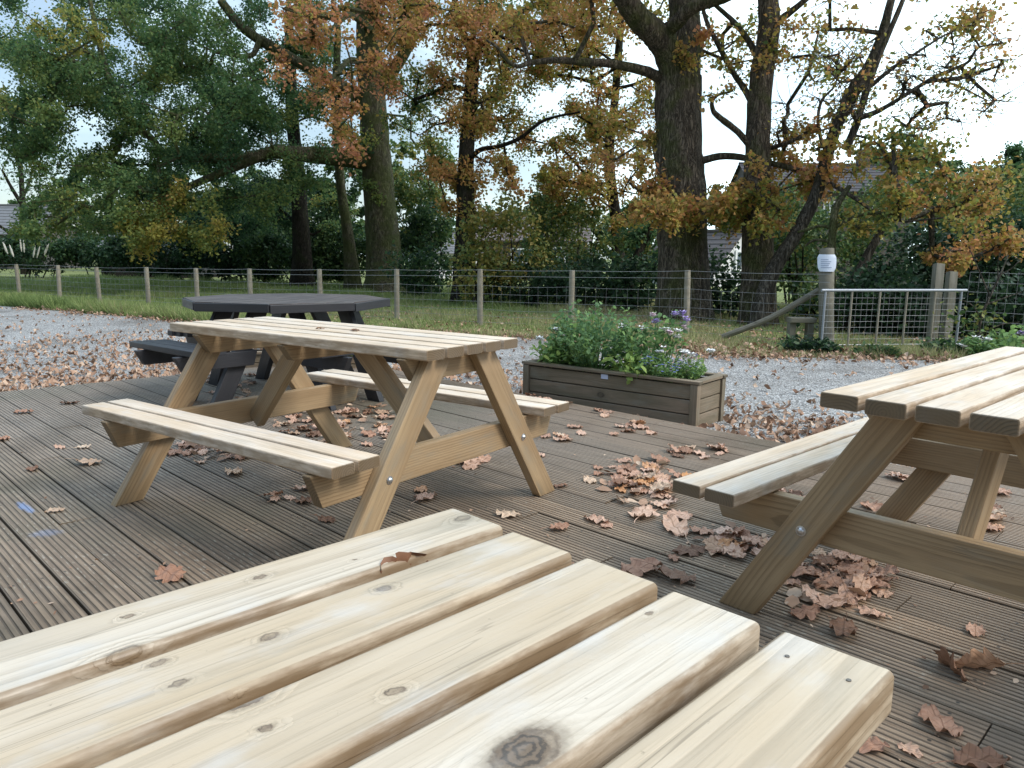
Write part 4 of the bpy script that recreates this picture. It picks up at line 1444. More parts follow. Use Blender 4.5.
T8.limb([(824, 180), (850, 195), (880, 215), (905, 222)], [5, 4, 3, 2], 12.8, 12)
T8.fol(860, 50, 60, 45, 11.6, 13.4, 12, .40, 17, .56, .16, .075)
T8.fol(965, 70, 60, 55, 11.3, 13, 16, .40, 15, .60, .16, .075)
T8.fol(985, 20, 40, 22, 11.3, 12.6, 6, .36, 30, .70, .12, .08)
T8.fol(890, 165, 60, 30, 11.6, 13.4, 13, .33, 50, .52, .16, .08)
T8.fol(930, 205, 60, 30, 11.3, 13, 14, .33, 50, .56, .17, .08)
T8.fol(985, 215, 40, 38, 11.2, 12.8, 10, .33, 50, .60, .15, .08)
T8.fol(840, 140, 40, 25, 12, 13.4, 7, .32, 40, .58, .13, .08)
T8.fol(900, 110, 70, 30, 11.6, 13.4, 8, .38, 14, .55, .16, .075)
T8.fol(965, 255, 45, 14, 11.2, 12.4, 6, .28, 60, .66, .13, .08)
T8.fol(885, 85, 75, 55, 11.8, 13.4, 22, .55, 5, .55, .15, .07)
T8.fol(960, 90, 55, 45, 11.4, 12.8, 14, .5, 5, .6, .15, .07)

T8.above(12, .7, 40, .62, 2.6, 5.2, 7.4)

T9 = Tree('bare_tree', 'bare dark tree far off beside the grey roof', 38, M_barkdark, 9)
T9.limb([(24, 262), (23, 215), (22, 190), (20, 165), (14, 140)], [7, 6, 5, 4, 3], 38, flare=.2, sides=8, extend=1)
T9.limb([(22, 205), (10, 185), (2, 170)], [4, 3, 2], 38, 37)
T9.limb([(22, 200), (30, 180), (34, 165)], [3, 2, 1], 38, 38.5)
T9.limb([(20, 245), (8, 232), (-6, 222)], [4, 3, 2], 38, 37.5)
T9.fol(18, 165, 22, 30, 36, 40, 12, .7, 26, .12, .08)

T10 = Tree('pine_tree', 'distant dark conifer standing above the thicket at the picture edge', 46, M_barkdark, 10)
T10.limb([(1008, 262), (1007, 200), (1006, 150)], [7, 5, 2], 46, flare=.2, sides=8)
T10.fol(1012, 165, 14, 20, 45, 47, 14, .7, 130, .05, .04, .16)
T10.fol(1006, 205, 26, 22, 45, 47, 20, .8, 130, .05, .04, .16)

T11 = Tree('ivy_tree', 'narrow ivy-covered trunk broken off against the pale sky', 24, M_barkdark, 11)
T11.limb([(536, 292), (537, 250), (540, 215), (548, 190), (556, 168)], [11, 10, 8, 6, 4], 24, flare=.2, sides=10)
T11.fol(543, 205, 9, 28, 23.7, 24.3, 8, .32, 110, .08, .05)
T11.fol(535, 250, 12, 20, 23.6, 24.4, 6, .4, 110, .10, .05)

T12 = Tree('hawthorn', 'small crooked mossy tree forking just behind the paper notice', 12.4, M_barkmoss, 12)
T12.limb([(832, 318), (831, 270), (832, 240), (835, 211), (842, 197), (850, 186)], [9, 8, 8, 7, 6, 4], 12.3, flare=.2, sides=10)
T12.limb([(834, 228), (848, 220), (866, 214), (890, 212), (905, 205)], [4, 4, 3, 2, 2], 12.3, 12)
T12.limb([(832, 228), (820, 226), (806, 230), (798, 232)], [4, 3, 3, 2], 12.3, 12.6)
T12.limb([(832, 242), (815, 240), (805, 246)], [3, 3, 2], 12.3, 12.5)
T12.fol(860, 215, 30, 14, 11.8, 12.6, 4, .28, 40, .45, .1, .07)

T13 = Tree('hawthorn', 'slanting grey trunk leaning out of the shrubs behind the metal gate', 12.8, M_barkgrey, 13)
T13.limb([(845, 318), (853, 286), (866, 258), (878, 236), (890, 215)], [11, 10, 9, 7, 5], 13, flare=.2, sides=10)
T13.fol(895, 205, 18, 12, 12.6, 13.4, 3, .3, 50, .4, .1, .07)

T14 = Tree('ivy_tree', 'dark leaning stem crossing behind the wide oak and thin trunk', 17, M_barkdark, 14)
T14.limb([(627, 300), (633, 268), (641, 248), (650, 230), (660, 200)], [10, 9, 8, 6, 5], 17.5, flare=.2, sides=10)
T14.fol(645, 240, 14, 16, 17, 18, 5, .3, 80, .12, .06)
for T_ in (T1, T2, T3, T4, T5, T6, T7, T8, T9, T10, T11, T12, T13, T14): T_.build()


# ------------------------------------------------------------------ shrubs, hedges
def shrub(name, label, cat, blobs, seed, tone, tvar, size, per, nst=5, group=None):
    per = per * 1.5; tone = tone + .10
    """blobs: (u, v, ru, rv, D, depth radius)"""
    rs = np.random.default_rng(seed)
    c0 = at(blobs[0][0], blobs[0][1], blobs[0][4])
    base = np.array([c0[0], c0[1], ZG])
    root = thing(name, label, cat, base)
    LP = []; LT_ = []; sb = MB()
    for (u, v, ru, rv, D, dr) in blobs:
        wx = ru / F_PX * D; wz = rv / F_PX * D
        c = at(u, v, D)
        ncl = max(8, int(per * wx * wz * 4.2))
        for k in range(ncl):
            d = rs.normal(0, 1, 3); d /= np.linalg.norm(d)
            q = rs.uniform(.35, 1) ** .5
            p = c + q * (d[0] * wx * rt0 + d[1] * dr * fw0 + np.array([0, 0, d[2] * wz]))
            if p[2] < ZG + .05: p[2] = ZG + .05 + rs.uniform(0, .3)
            n = int(85 * rs.uniform(.6, 1.4))
            r = .26 * rs.uniform(.7, 1.4)
            LP.append(p + rs.normal(0, r * .6, (n, 3)))
            LT_.append(np.clip(tone + rs.normal(0, .07) + rs.normal(0, tvar, n), 0, 1))
        sb = MB()
        for k in range(nst):
            e = c + rs.uniform(-.7, .7) * wx * rt0 + np.array([0, 0, rs.uniform(.1, .8) * wz])
            f = np.array([c[0], c[1], ZG]) + rs.uniform(-.4, .4) * wx * rt0
            f[2] = ZG
            tube(sb, np.array([f, (f + e) / 2 + rs.normal(0, .08, 3), e]) - base, [.03, .02, .008], 5, cap=False)
        sb.build('stem', M_barkdark, root)
    P = np.concatenate(LP)
    P[:, 2] = np.maximum(P[:, 2], ZG + .02)
    V, T, k = leaves(P - base, size * 1.2 * rs.uniform(.6, 1.3, len(P)), rs, .2)
    tri_mesh('foliage', V, T, np.repeat(np.concatenate(LT_), k), M_shrub, root)
    return root


shrub('hedge', 'long dark clipped hedge at the end of the field by the grey roof', 'hedge', [(-20, 252, 45, 17, 33, 1.0), (40, 252, 45, 17, 33, 1.0), (100, 252, 45, 16, 33, 1.0)], 31, .22, .1, .11, 7)
shrub('evergreen_bush', 'blackish green holly mass under the mossy oak limb', 'bush', [(225, 240, 45, 42, 30, 1.2), (265, 225, 40, 50, 31, 1.2)], 32, .12, .08, .12, 7)
shrub('evergreen_bush', 'dark bush between the shaded trunk and the slim leaning trunk', 'bush', [(325, 245, 26, 42, 28, 1.0)], 33, .25, .12, .11, 7)
shrub('laurel_bush', 'dark green laurel beside the base of the mossy oak', 'bush', [(425, 275, 34, 22, 20.5, .8), (430, 240, 24, 36, 25, .9)], 34, .30, .14, .10, 8)
shrub('elder_bush', 'light green loose bush in front of the white cottage', 'bush', [(420, 215, 30, 42, 27, .9)], 35, .55, .14, .11, 5)
shrub('hazel_bush', 'yellowing hazel bush right of the dark slender oak', 'bush', [(505, 240, 42, 40, 17.8, .8), (480, 275, 22, 26, 17.3, .6)], 36, .78, .14, .085, 7)
shrub('hazel_bush', 'brownish green bush between ivy trunk and thin straight trunk', 'bush', [(575, 240, 50, 38, 19.5, .9), (560, 210, 40, 25, 20.5, .8)], 37, .60, .16, .085, 6)
shrub('laurel_bush', 'low dark laurel bank behind the fence and flower planter', 'bush', [(520, 288, 50, 20, 18.2, .7), (590, 286, 50, 24, 17.6, .7), (640, 285, 30, 28, 16.6, .6)], 38, .14, .08, .09, 9)
shrub('hazel_bush', 'olive bush filling the gap against the wide oak trunk', 'bush', [(645, 235, 26, 42, 18.5, .7)], 39, .62, .16, .085, 7)
shrub('laurel_bush', 'dark laurel between the wide oak and the reddish trunk under the white gable', 'bush', [(724, 290, 26, 26, 15.2, .5)], 40, .16, .09, .085, 9)
shrub('elder_bush', 'mid green shrub behind the notice post and the leaning stems', 'bush', [(800, 250, 38, 48, 16.5, .8), (812, 300, 30, 22, 14.6, .6), (785, 205, 30, 22, 19, .7)], 41, .45, .16, .085, 7)
shrub('elder_bush', 'bright green young shrub behind the crooked mossy tree', 'bush', [(865, 225, 34, 44, 17.5, .8)], 42, .55, .14, .085, 7)
shrub('ivy_thicket', 'big blackish ivy thicket behind the metal gate', 'bush', [(880, 290, 40, 40, 14.2, .7), (930, 270, 44, 55, 14.4, .8), (985, 270, 46, 60, 14.2, .9), (1040, 268, 46, 60, 14, .9), (855, 312, 36, 30, 12.2, .5), (900, 314, 44, 32, 12, .5), (950, 314, 44, 34, 11.8, .5), (1005, 312, 48, 34, 11.6, .5)], 43, .12, .08, .085, 9)
shrub('elder_bush', 'dull green scrub mounded above the dark ivy thicket', 'bush', [(955, 200, 50, 32, 17.5, .9), (1015, 210, 34, 36, 17.5, .9)], 44, .52, .17, .09, 7)
shrub('distant_trees', 'hazy green tree tops beyond the stone house', 'tree clump', [(900, 175, 44, 30, 55, 3), (935, 190, 40, 30, 58, 3)], 45, .42, .12, .24, 1.6)
shrub('distant_trees', 'far green trees showing through the oak crown above the shed', 'tree clump', [(120, 205, 70, 42, 46, 3), (210, 190, 60, 52, 48, 3)], 46, .34, .12, .22, 1.6)
shrub('distant_trees', 'pale far trees behind the white cottage roof', 'tree clump', [(420, 175, 36, 40, 52, 3)], 47, .6, .14, .22, 1.0)

for k_, (u_, v_, ru_, rv_, D_, t_) in enumerate(((60, 225, 50, 32, 60, .3), (300, 225, 60, 45, 50, .26), (355, 200, 40, 55, 46, .34), (480, 240, 40, 30, 50, .4), (570, 235, 60, 30, 55, .45), (650, 235, 40, 34, 52, .4), (720, 230, 40, 30, 58, .4), (790, 240, 60, 26, 44, .38), (960, 235, 60, 40, 60, .36))):
    shrub('distant_trees', 'far mass of trees closing the view ' + ('past the clipped hedge', 'behind the shaded trunk', 'behind the slim leaning trunk', 'behind the dark slender oak', 'behind the ivy-covered trunk', 'past the thin straight trunk', 'behind the reddish trunk', 'below the stone house', 'behind the dull green scrub')[k_], 'tree clump', [(u_, v_, ru_, rv_, D_, 3)], 60 + k_, t_, .12, .24, 1.5)

shrub('evergreen_bush', 'dark holly bush in the shade beneath the yellowing oak twigs', 'bush', [(165, 252, 60, 24, 32, .9)], 51, .2, .1, .12, 7)
shrub('evergreen_bush', 'dark bush filling the ground between shaded trunk and field edge', 'bush', [(275, 258, 42, 22, 29, .9)], 52, .3, .12, .12, 7)
shrub('laurel_bush', 'green bush at the foot of the slim leaning trunk', 'bush', [(345, 256, 40, 26, 28, .9), (400, 262, 26, 24, 26, .8)], 53, .36, .14, .11, 7)

# pampas plumes at the end of the field
b = at(24, 262, 31); b[2] = ZG
pg = thing('pampas_grass', 'pale feathery pampas plumes standing before the clipped hedge', 'plant', b)
for k, u in enumerate((-4, 6, 12, 21, 24, 34, 38, 46)):
    e = at(u, 248 + rng.uniform(-3, 6), 31) - b
    f = e * np.array([.4, .4, 0])
    mb = MB()
    sb2 = MB(); tube(sb2, [f, (f + e) / 2, e], .006, 4); sb2.build('stem', M_barkdark, pg)
    d = (e - f) / np.linalg.norm(e - f)
    tube(mb, [e - d * .2, e - d * .05, e + d * .2, e + d * .32], [.012, .04, .03, .008], 6, .5, .25)
    mb.build('plume', M_plume, pg)

# bare twiggy shrub at the end of the gate
b = on(985, 356, ZG)
Db = float((b - EYEP) @ CF) + .25
b = at(985, 350, Db); b[2] = ZG
bs = thing('bare_shrub', 'pale bare twigs rising in front of the dark ivy thicket', 'shrub', b)
mb = MB()
for pts, w0 in (([(976, 350), (981, 318), (990, 296), (1000, 275), (1008, 255)], 3.6), ([(990, 296), (984, 282), (978, 268), (970, 250)], 2.0), ([(985, 305), (1004, 298), (1022, 292)], 2.0),
                ([(1000, 275), (1012, 268), (1022, 258)], 1.6), ([(981, 318), (972, 305), (962, 300)], 1.6), ([(978, 335), (1000, 325), (1020, 322)], 1.8), ([(998, 280), (998, 262), (1002, 247)], 1.4)):
    P = px_path(pts, Db, Db - .1) - b
    C = spline(P, 4)
    tube(mb, C, np.linspace(w0, w0 * .4, len(C)) / 2 / F_PX * Db, 5)
mb.build('stem', M_barkgrey, bs)
rs = np.random.default_rng(77)
P = np.array([at(rs.normal(975, 16), rs.normal(322, 14), Db + rs.uniform(-.15, .15)) for _ in range(160)]) - b
V, T, k = leaves(P, .07 * rs.uniform(.6, 1.2, 160), rs, .3)
tri_mesh('foliage', V, T, np.repeat(np.clip(rs.normal(.72, .14, 160), 0, 1), k), M_shrub, bs)

# ground plants by the gate
for i, (u, v, h, sp, nst, lab, fl_) in enumerate((
        (800, 352, .16, .30, 40, 'tuft of dark green grass at the foot of the timber step', ()),
        (820, 354, .18, .25, 30, 'green clump at the foot of the gate post', ()),
        (838, 330, .55, .10, 10, 'climbing pale green stem on the gate mesh beside the post', ()),
        (878, 357, .14, .30, 30, 'low green weeds under the middle of the metal gate', ()),
        (945, 356, .22, .35, 40, 'leafy green weeds at the latch end of the metal gate', ()),
        (975, 358, .26, .22, 26, 'green plant with a white flower head below the bare twigs', ((M_white, 3, .05, .0),)),
        (1003, 352, .28, .25, 26, 'leafy clump under the wire netting by the picture edge', ()))):
    b = on(u, v, ZG)
    bed_plant('wild_plant', lab, 'plant', b, nst, h, sp, 500 if i != 2 else 130, .07, .25 if i < 2 else .45, .15, np.random.default_rng(90 + i), fl_, 'leaf', None, M_shrub if i in (0, 1, 3, 4) else M_bed, 0, .1)
b = at(1026, 335, 7.0)
b[2] = ZG
bed_plant('flowering_plant', 'green plant with pale lilac flowers at the picture edge above the pale table', 'plant', b, 14, .75, .22, 240, .07, .6, .15, np.random.default_rng(99), ((M_lilac, 5, .04, -.1), (M_pink, 3, .04, -.2)))


# ------------------------------------------------------------------ houses
def house(label, c, rz, Lx, Ly, h, rh, wall, roof, wins=(), chim=None, eave=.25):
    """gable house: ridge along local x"""
    root = thing('house', label, 'house', (c[0], c[1], ZG), rz)
    mb = MB()
    V = []
    for x in (-Lx / 2, Lx / 2):
        V += [(x, -Ly / 2, 0), (x, Ly / 2, 0), (x, Ly / 2, h), (x, 0, h + rh), (x, -Ly / 2, h)]
    mb.add(V, [(0, 1, 2, 3, 4)[::-1], (5, 6, 7, 8, 9), (0, 4, 9, 5)[::-1], (1, 6, 7, 2)[::-1]])
    mb.build('wall', wall, root)
    mb = MB()
    k = rh / (Ly / 2)
    n = 10
    for sy in (-1, 1):
        y1 = sy * (Ly / 2 + eave)
        z1 = h - k * eave
        Lr = Lx / 2 + .2
        for i in range(n):
            # overlapping courses of slates
            f0 = i / n; f1 = (i + 1) / n
            ya, yb2 = y1 * (1 - f0), y1 * (1 - f1)
            za, zb2 = z1 + (h + rh - z1) * f0, z1 + (h + rh - z1) * f1
            o = .06
            q = [(-Lr, ya, za + o), (Lr, ya, za + o), (Lr, yb2, zb2 + .02), (-Lr, yb2, zb2 + .02), (-Lr, ya, za), (Lr, ya, za)]
            mb.add(q, [(0, 1, 2, 3), (4, 5, 1, 0), (0, 3, 4), (1, 5, 2)])
    box(mb, (0, 0, h + rh + .05), (Lx + .4, .22, .1))
    rf = mb.build('roof', roof, root)
    for (side, x, z, ww, hh) in wins:
        fb = MB(); gb = MB()
        fr = .09
        if side in 'fb':
            y = (-1 if side == 'f' else 1) * (Ly / 2 + .03)
            M4 = lambda px_, pz_, sx_, sz_, dy: box(fb, (px_, y + dy, pz_), (sx_, .10, sz_))
            box(gb, (x, y, z), (ww - fr, .03, hh - fr))
            for sx_ in (-1, 0, 1): M4(x + sx_ * (ww / 2 - fr / 2), z, fr, hh, 0)
            for sz_ in (-1, 1): M4(x, z + sz_ * (hh / 2 - fr / 2), ww - 2 * fr - .01, fr, 0.004)
        else:
            xx = (1 if side == 'r' else -1) * (Lx / 2 + .03)
            box(gb, (xx, x, z), (.03, ww - fr, hh - fr))
            for sx_ in (-1, 0, 1): box(fb, (xx, x + sx_ * (ww / 2 - fr / 2), z), (.10, fr, hh))
            for sz_ in (-1, 1): box(fb, (xx + .004, x, z + sz_ * (hh / 2 - fr / 2)), (.10, ww - 2 * fr - .01, fr))
        f = fb.build('window', M_frame, root)
        gb.build('pane', M_glass, f)
    if chim:
        mb = MB()
        box(mb, (chim, 0, h + rh + .3), (.7, .5, 1.1))
        box(mb, (chim, 0, h + rh + .9), (.8, .6, .12))
        for dx in (-.18, .18):
            tube(mb, [(chim + dx, 0, h + rh + .95), (chim + dx, 0, h + rh + 1.25)], .1, 8)
        mb.build('chimney', wall, rf)
    return root


RT = math.atan2(rt0[1], rt0[0])
c = at(722, 262, 33)
zr = at(740, 231, 33)[2] - ZG
house('white gabled cottage with a brown tiled roof between the two trunks', at(700, 262, 35), RT + R_(-60), 5.0, 3.2, zr - 1.75, 1.75, M_render, M_tile, [('r', 0, 1.1, .8, .9)])
zr = at(820, 160, 46)[2] - ZG; ze = at(820, 190, 46)[2] - ZG
house('large dark stone house with a slate roof behind the leaning stems', at(812, 230, 49), RT, 9.6, 6.0, ze, zr - ze, M_stone, M_slate,
      [('f', -4.1, at(0, 186, 46)[2] - ZG - 1.0, .8, .9), ('f', 2.8, ze - .75, .9, 1.0), ('f', 2.7, ze - 2.4, .95, 1.1), ('f', -2.6, ze - 3.6, .95, 1.1), ('f', -2.7, ze - 5, 1.2, 1.2), ('f', -.2, ze - 1.2, .8, 1.0)], chim=2.9)
zr = at(530, 212, 40)[2] - ZG
house('low house with a brown roof behind the yellowing hazel bush', at(530, 240, 42), RT, 6.0, 4.5, zr - 1.4, 1.4, M_stone, M_tile, [('f', -.4, zr - 2.3, 1.3, .8), ('f', 1.4, zr - 2.2, .9, .8)])
zr = at(440, 232, 40)[2] - ZG
house('white cottage glimpsed between the mossy oak and the dark slender oak', at(444, 250, 41), RT + R_(20), 3.6, 3.4, zr - 1.0, 1.0, M_render, M_shedroof, [('f', .6, zr - 1.8, .7, .8)])
zr = at(10, 205, 50)[2] - ZG
house('far house with a grey roof at the end of the field', at(4, 225, 51), RT, 7, 5, zr - 1.8, 1.8, M_stone, M_shedroof, [('f', 2, 1.4, 1, 1)])
zr = at(150, 233, 36)[2] - ZG
house('low black shed with a grey sheet roof beyond the hedge', at(165, 250, 36.5), RT, 4.6, 3.2, zr - .7, .7, M_shed, M_shedroof, [])


# ------------------------------------------------------------------ grass and leaf litter
def fence_y(x):
    return np.interp(x, [q[0] for q in es], [q[1] for q in es])


def grass():
    rs = np.random.default_rng(3)
    n = 170000
    # sampled so that blades stay about even over the picture: in polar terms from the yard
    x = rs.uniform(-34, 3, n * 2); d = rs.uniform(0, 1, n * 2) ** 1.5 * 12
    y = fence_y(x) + .02 + d
    P = np.stack([x, y, np.full(len(x), ZG)], 1)
    D = (P - EYEP) @ CF
    lat = (P - EYEP) @ CR / D * F_PX + 512
    ok = (D > 1) & (lat > -60) & (lat < 1084)
    P = P[ok][:n]; d = d[ok][:n]; D = D[ok][:n]
    n = len(P)
    h = rs.uniform(.05, .12, n) * (1 + 1.2 * np.exp(-d / .5)) * (D / 14)
    h *= .6 + .8 * (np.sin(P[:, 0] * 1.3) * np.sin(P[:, 1] * 1.7 + P[:, 0]) > .1)
    wd = .006 * D / 12 * rs.uniform(.7, 1.6, n)
    an = rs.uniform(0, 6.283, n)
    s = np.stack([np.cos(an), np.sin(an), np.zeros(n)], 1)
    lean = rs.normal(0, .5, (n, 3)); lean[:, 2] = 1
    V = np.empty((n, 3, 3))
    V[:, 0] = P + s * wd[:, None]; V[:, 1] = P - s * wd[:, None]; V[:, 2] = P + lean * h[:, None]
    T = np.arange(n * 3).reshape(n, 3)
    patch = .5 + .25 * np.sin(P[:, 0] * .9 + np.sin(P[:, 1] * 1.1)) * np.cos(P[:, 1] * .8)
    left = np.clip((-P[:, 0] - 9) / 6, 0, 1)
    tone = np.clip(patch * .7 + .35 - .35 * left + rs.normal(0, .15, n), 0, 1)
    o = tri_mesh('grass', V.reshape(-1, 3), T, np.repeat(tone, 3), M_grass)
    tag(o, 'short rough grass in the field along the wire fence', 'grass', kind='stuff')


grass()


def litter():
    rs = np.random.default_rng(4)
    pts = []
    def blob(n, cx, cy, sx, sy, ang=0.0):
        q = rs.normal(0, 1, (n, 2)) * (sx, sy)
        c, s = math.cos(ang), math.sin(ang)
        pts.append(np.stack([cx + q[:, 0] * c - q[:, 1] * s, cy + q[:, 0] * s + q[:, 1] * c], 1))
    # drifts along the deck ends
    y = rs.uniform(-1.5, 4.4, 4200); pts.append(np.stack([DX0 - .06 - rs.exponential(.9, 4200), y], 1))
    y = rs.uniform(-1.5, 4.4, 2200); pts.append(np.stack([DX0 - .3 - rs.uniform(0, 4.5, 2200), y], 1))
    blob(500, -6.95, 3.6, .35, .55)
    x = rs.uniform(-6.5, 3.5, 2600); pts.append(np.stack([x, ylast + .06 + rs.exponential(.55, 2600)], 1))
    blob(700, -1.6, 5.0, .8, .35)
    # thin scatter over the yard
    pts.append(np.stack([rs.uniform(-16, 2, 2600), rs.uniform(0, 11, 2600)], 1))
    # foot of the grass bank
    x = rs.uniform(-18, 1, 2600); pts.append(np.stack([x, fence_y(x) + rs.normal(.05, .3, 2600)], 1))
    x = rs.uniform(-6.5, -.5, 1500); pts.append(np.stack([x, fence_y(x) + rs.normal(.1, .45, 1500)], 1))
    # in the grass under the trees
    x = rs.uniform(-16, 0, 2200); pts.append(np.stack([x, fence_y(x) + rs.uniform(.2, 4.5, 2200)], 1))
    Q = np.concatenate(pts)
    indeck = (Q[:, 0] > DX0 - .07) & (Q[:, 1] < ylast + .06)
    c, s = math.cos(PR), math.sin(PR)
    lx = (Q[:, 0] - pa[0]) * c + (Q[:, 1] - pa[1]) * s; ly = -(Q[:, 0] - pa[0]) * s + (Q[:, 1] - pa[1]) * c
    inpl = (lx > -.05) & (lx < PL + .05) & (ly > -.05) & (ly < PWD + .05)
    Q = Q[~indeck & ~inpl & (Q[:, 1] > -2)]
    n = len(Q)
    P = np.stack([Q[:, 0], Q[:, 1], ZG + .012 + np.abs(rs.normal(0, .02, n))], 1)
    V, T, k = leaves(P, (.054 + .010 * (Q[:, 0] > -6)) * rs.uniform(.5, 1.3, n), rs, 1.8, 'leaf')
    V = V.reshape(n, k, 3)
    V[:, :, 2] += rs.normal(0, .012, (n, k))
    V[:, :, 2] = np.maximum(V[:, :, 2], ZG + .004)
    tn = np.clip(rs.normal(.5, .24, n), 0, 1)
    o = tri_mesh('leaf_litter', V.reshape(-1, 3), T, np.repeat(tn, k), M_litter)
    tag(o, 'brown fallen leaves scattered and drifted over the gravel and grass edge', 'leaf litter', kind='stuff')


litter()

# ------------------------------------------------------------------ fallen leaves on the deck, each its own thing
def leaf_mesh(i):
    rs = np.random.default_rng(500 + i)
    Ln = .115
    n = 18
    xs = np.linspace(0, 1, n)
    wd = .36 * np.sin(np.pi * np.clip(xs * .94 + .03, 0, 1)) ** .8 * (.75 + .45 * xs)
    la = .22 if i < 8 else (.05 if i < 12 else .12)
    if i >= 8: wd = wd * rs.uniform(.7, .95)
    lobes = 1 + la * np.sin(xs * math.pi * 2 * rs.uniform(3.0, 4.3) + rs.uniform(0, 1.5))
    wl = wd * lobes * rs.uniform(.9, 1.1, n); wr = wd * (1 + la * np.sin(xs * math.pi * 2 * rs.uniform(3.0, 4.3) + rs.uniform(0, 1.5))) * rs.uniform(.9, 1.1, n)
    bx = rs.normal(0, .4); by = rs.uniform(-.4, .6); tw = rs.normal(0, .4)
    if i % 4 == 0: by *= 1.8; bx *= 1.4
    V = []
    cols = [-1, -.66, -.33, 0, .33, .66, 1]
    cu = rs.normal(0, .05, (4, 2))
    for j, x in enumerate(xs):
        for c in cols:
            y = c * (wr[j] if c > 0 else wl[j])
            xx = x + .05 * abs(c) * math.sin(j * 1.3)
            z = by * y * y * 1.0 + .22 * bx * (x - .5) ** 2 + tw * .22 * (x - .5) * y + .035 * math.sin(x * 17 + 3 * c + i) + .02 * math.sin(9 * c + 7 * x + 2 * i)
            z += abs(c) ** 3 * .05 * math.sin(j * 1.7 + i)
            V.append(((xx - .5) * Ln, y * Ln, z * Ln))
    k = len(cols)
    F = [(j * k + c, (j + 1) * k + c, (j + 1) * k + c + 1, j * k + c + 1) for j in range(n - 1) for c in range(k - 1)]
    # stalk
    b = len(V)
    z0 = V[3][2]
    st_ = [(-.5 * Ln - q * .018, math.sin(q) * .004, z0 - .001 * q) for q in range(4)]
    for p in st_: V += [(p[0], p[1] - .0008, p[2]), (p[0], p[1] + .0008, p[2] + .001)]
    F += [(b + 2 * q, b + 2 * q + 2, b + 2 * q + 3, b + 2 * q + 1) for q in range(3)]
    V = np.array(V)
    V[:, 2] -= V[:, 2].min()
    me = bpy.data.meshes.new('fallen_leaf')
    me.from_pydata(V.tolist(), [], F)
    me.materials.append(M_dead)
    me.shade_smooth()
    return me


LM = [leaf_mesh(i) for i in range(14)]
proto = bpy.data.objects.new('fallen_leaf', LM[0])
lrs = np.random.default_rng(11)
first_leaf = [True]


def drop(x, y, z, label, group=None, scale=1.0, mesh=None, tilt=.14, rz=None, rx=None):
    o = proto if first_leaf[0] else proto.copy()
    first_leaf[0] = False
    o.data = LM[int(lrs.integers(len(LM)))] if mesh is None else LM[mesh]
    o.location = (x, y, z)
    o.rotation_euler = (lrs.normal(0, tilt) if rx is None else rx, lrs.normal(0, tilt), lrs.uniform(0, 6.283) if rz is None else rz)
    k = scale * lrs.uniform(.9, 1.1)
    o.scale = (k, k, k)
    COL.objects.link(o)
    tag(o, label, 'leaf', group or 'fallen leaves lying on the deck')
    return o


LONE = [
    (170, 577, 1.05, 'rust brown leaf lying alone beside the near table planks'),
    (88, 464, .95, 'pinkish brown leaf on bare deck left of the slanted leg foot'),
    (70, 404, 1.1, 'curled brown leaf touching the bench end by the deck rim'),
    (24, 413, 1.0, 'curled leaf near the deck rim where the gravel starts'),
    (83, 448, .7, 'small tan leaf between bench end and pinkish leaf'),
    (60, 448, .6, 'small dark leaf on the deck level with the bench end'),
    (33, 470, .75, 'narrow dull leaf caught in a board gap above the blue smear'),
    (3, 440, .9, 'leaf cut by the picture edge on the grey boards'),
    (55, 512, .7, 'thin pale withered leaf beside the blue chalk smear'),
    (234, 474, 1.15, 'pale tan leaf lying under the middle of the near bench'),
    (304, 490, .85, 'tan leaf beneath the bench end bracket'),
    (326, 521, .8, 'folded leaf standing in front of the bolted leg'),
    (425, 499, 1.2, 'wrinkled leaf pair on the boards between bolted leg and second leg'),
    (421, 491, .8, 'small leaf touching the wrinkled leaf between the two legs'),
    (508, 516, .8, 'pale tan leaf just beyond the near table plank ends'),
    (559, 529, .8, 'narrow orange brown leaf past the near table plank corner'),
    (597, 522, 1.0, 'curled leaf with a dark shaded underside beside a tiny red one'),
    (606, 527, .5, 'tiny dark red leaf touching a curled leaf'),
    (643, 516, 1.3, 'broad pale leaf below the big drift in open deck'),
    (676, 530, 1.55, 'largest flat pinkish leaf in open deck below the drift'),
    (680, 517, .9, 'orange leaf just above the largest pinkish leaf'),
    (688, 553, 1.0, 'tan leaf under the near corner of the bench with red fragment'),
    (673, 559, .45, 'small red leaf fragment beside the tan leaf'),
    (640, 571, 1.25, 'brown leaf half hidden behind the near table third plank'),
    (673, 579, 1.15, 'orange brown leaf behind the gap of the near table planks'),
    (540, 456, .7, 'small brown leaf behind the second leg of the middle table'),
    (560, 487, .6, 'small round leaf beside the foot of the second leg'),
    (575, 428, .9, 'bright orange leaf on brown boards near the bench end'),
    (614, 435, .7, 'flat small tan leaf halfway from bench end to planter'),
    (659, 461, 1.0, 'single leaf just above the big drift'),
    (806, 615, 1.0, 'curled leaf just below the drift by the crossing beam'),
    (843, 631, 1.1, 'oval tan leaf below the curled one by the beam drift'),
    (975, 632, .7, 'small cupped pale leaf in open deck under the crossing beam'),
    (948, 672, 1.0, 'upright folded dark leaf leaning on its twin'),
    (978, 671, 1.1, 'upright curled brown leaf with its stalk in the air'),
    (940, 727, 1.05, 'pale pink veined leaf in the near corner of the deck'),
    (868, 747, .7, 'crumpled leaf against the near table end plank'),
    (909, 752, .5, 'small dark leaf scrap in the near corner'),
    (978, 764, 1.0, 'leaf cut by the bottom edge of the picture'),
    (871, 508, .9, 'leaf behind the slanted leg under the tabletop end'),
    (1000, 494, 1.0, 'leaf beyond the brace at the picture edge'),
]
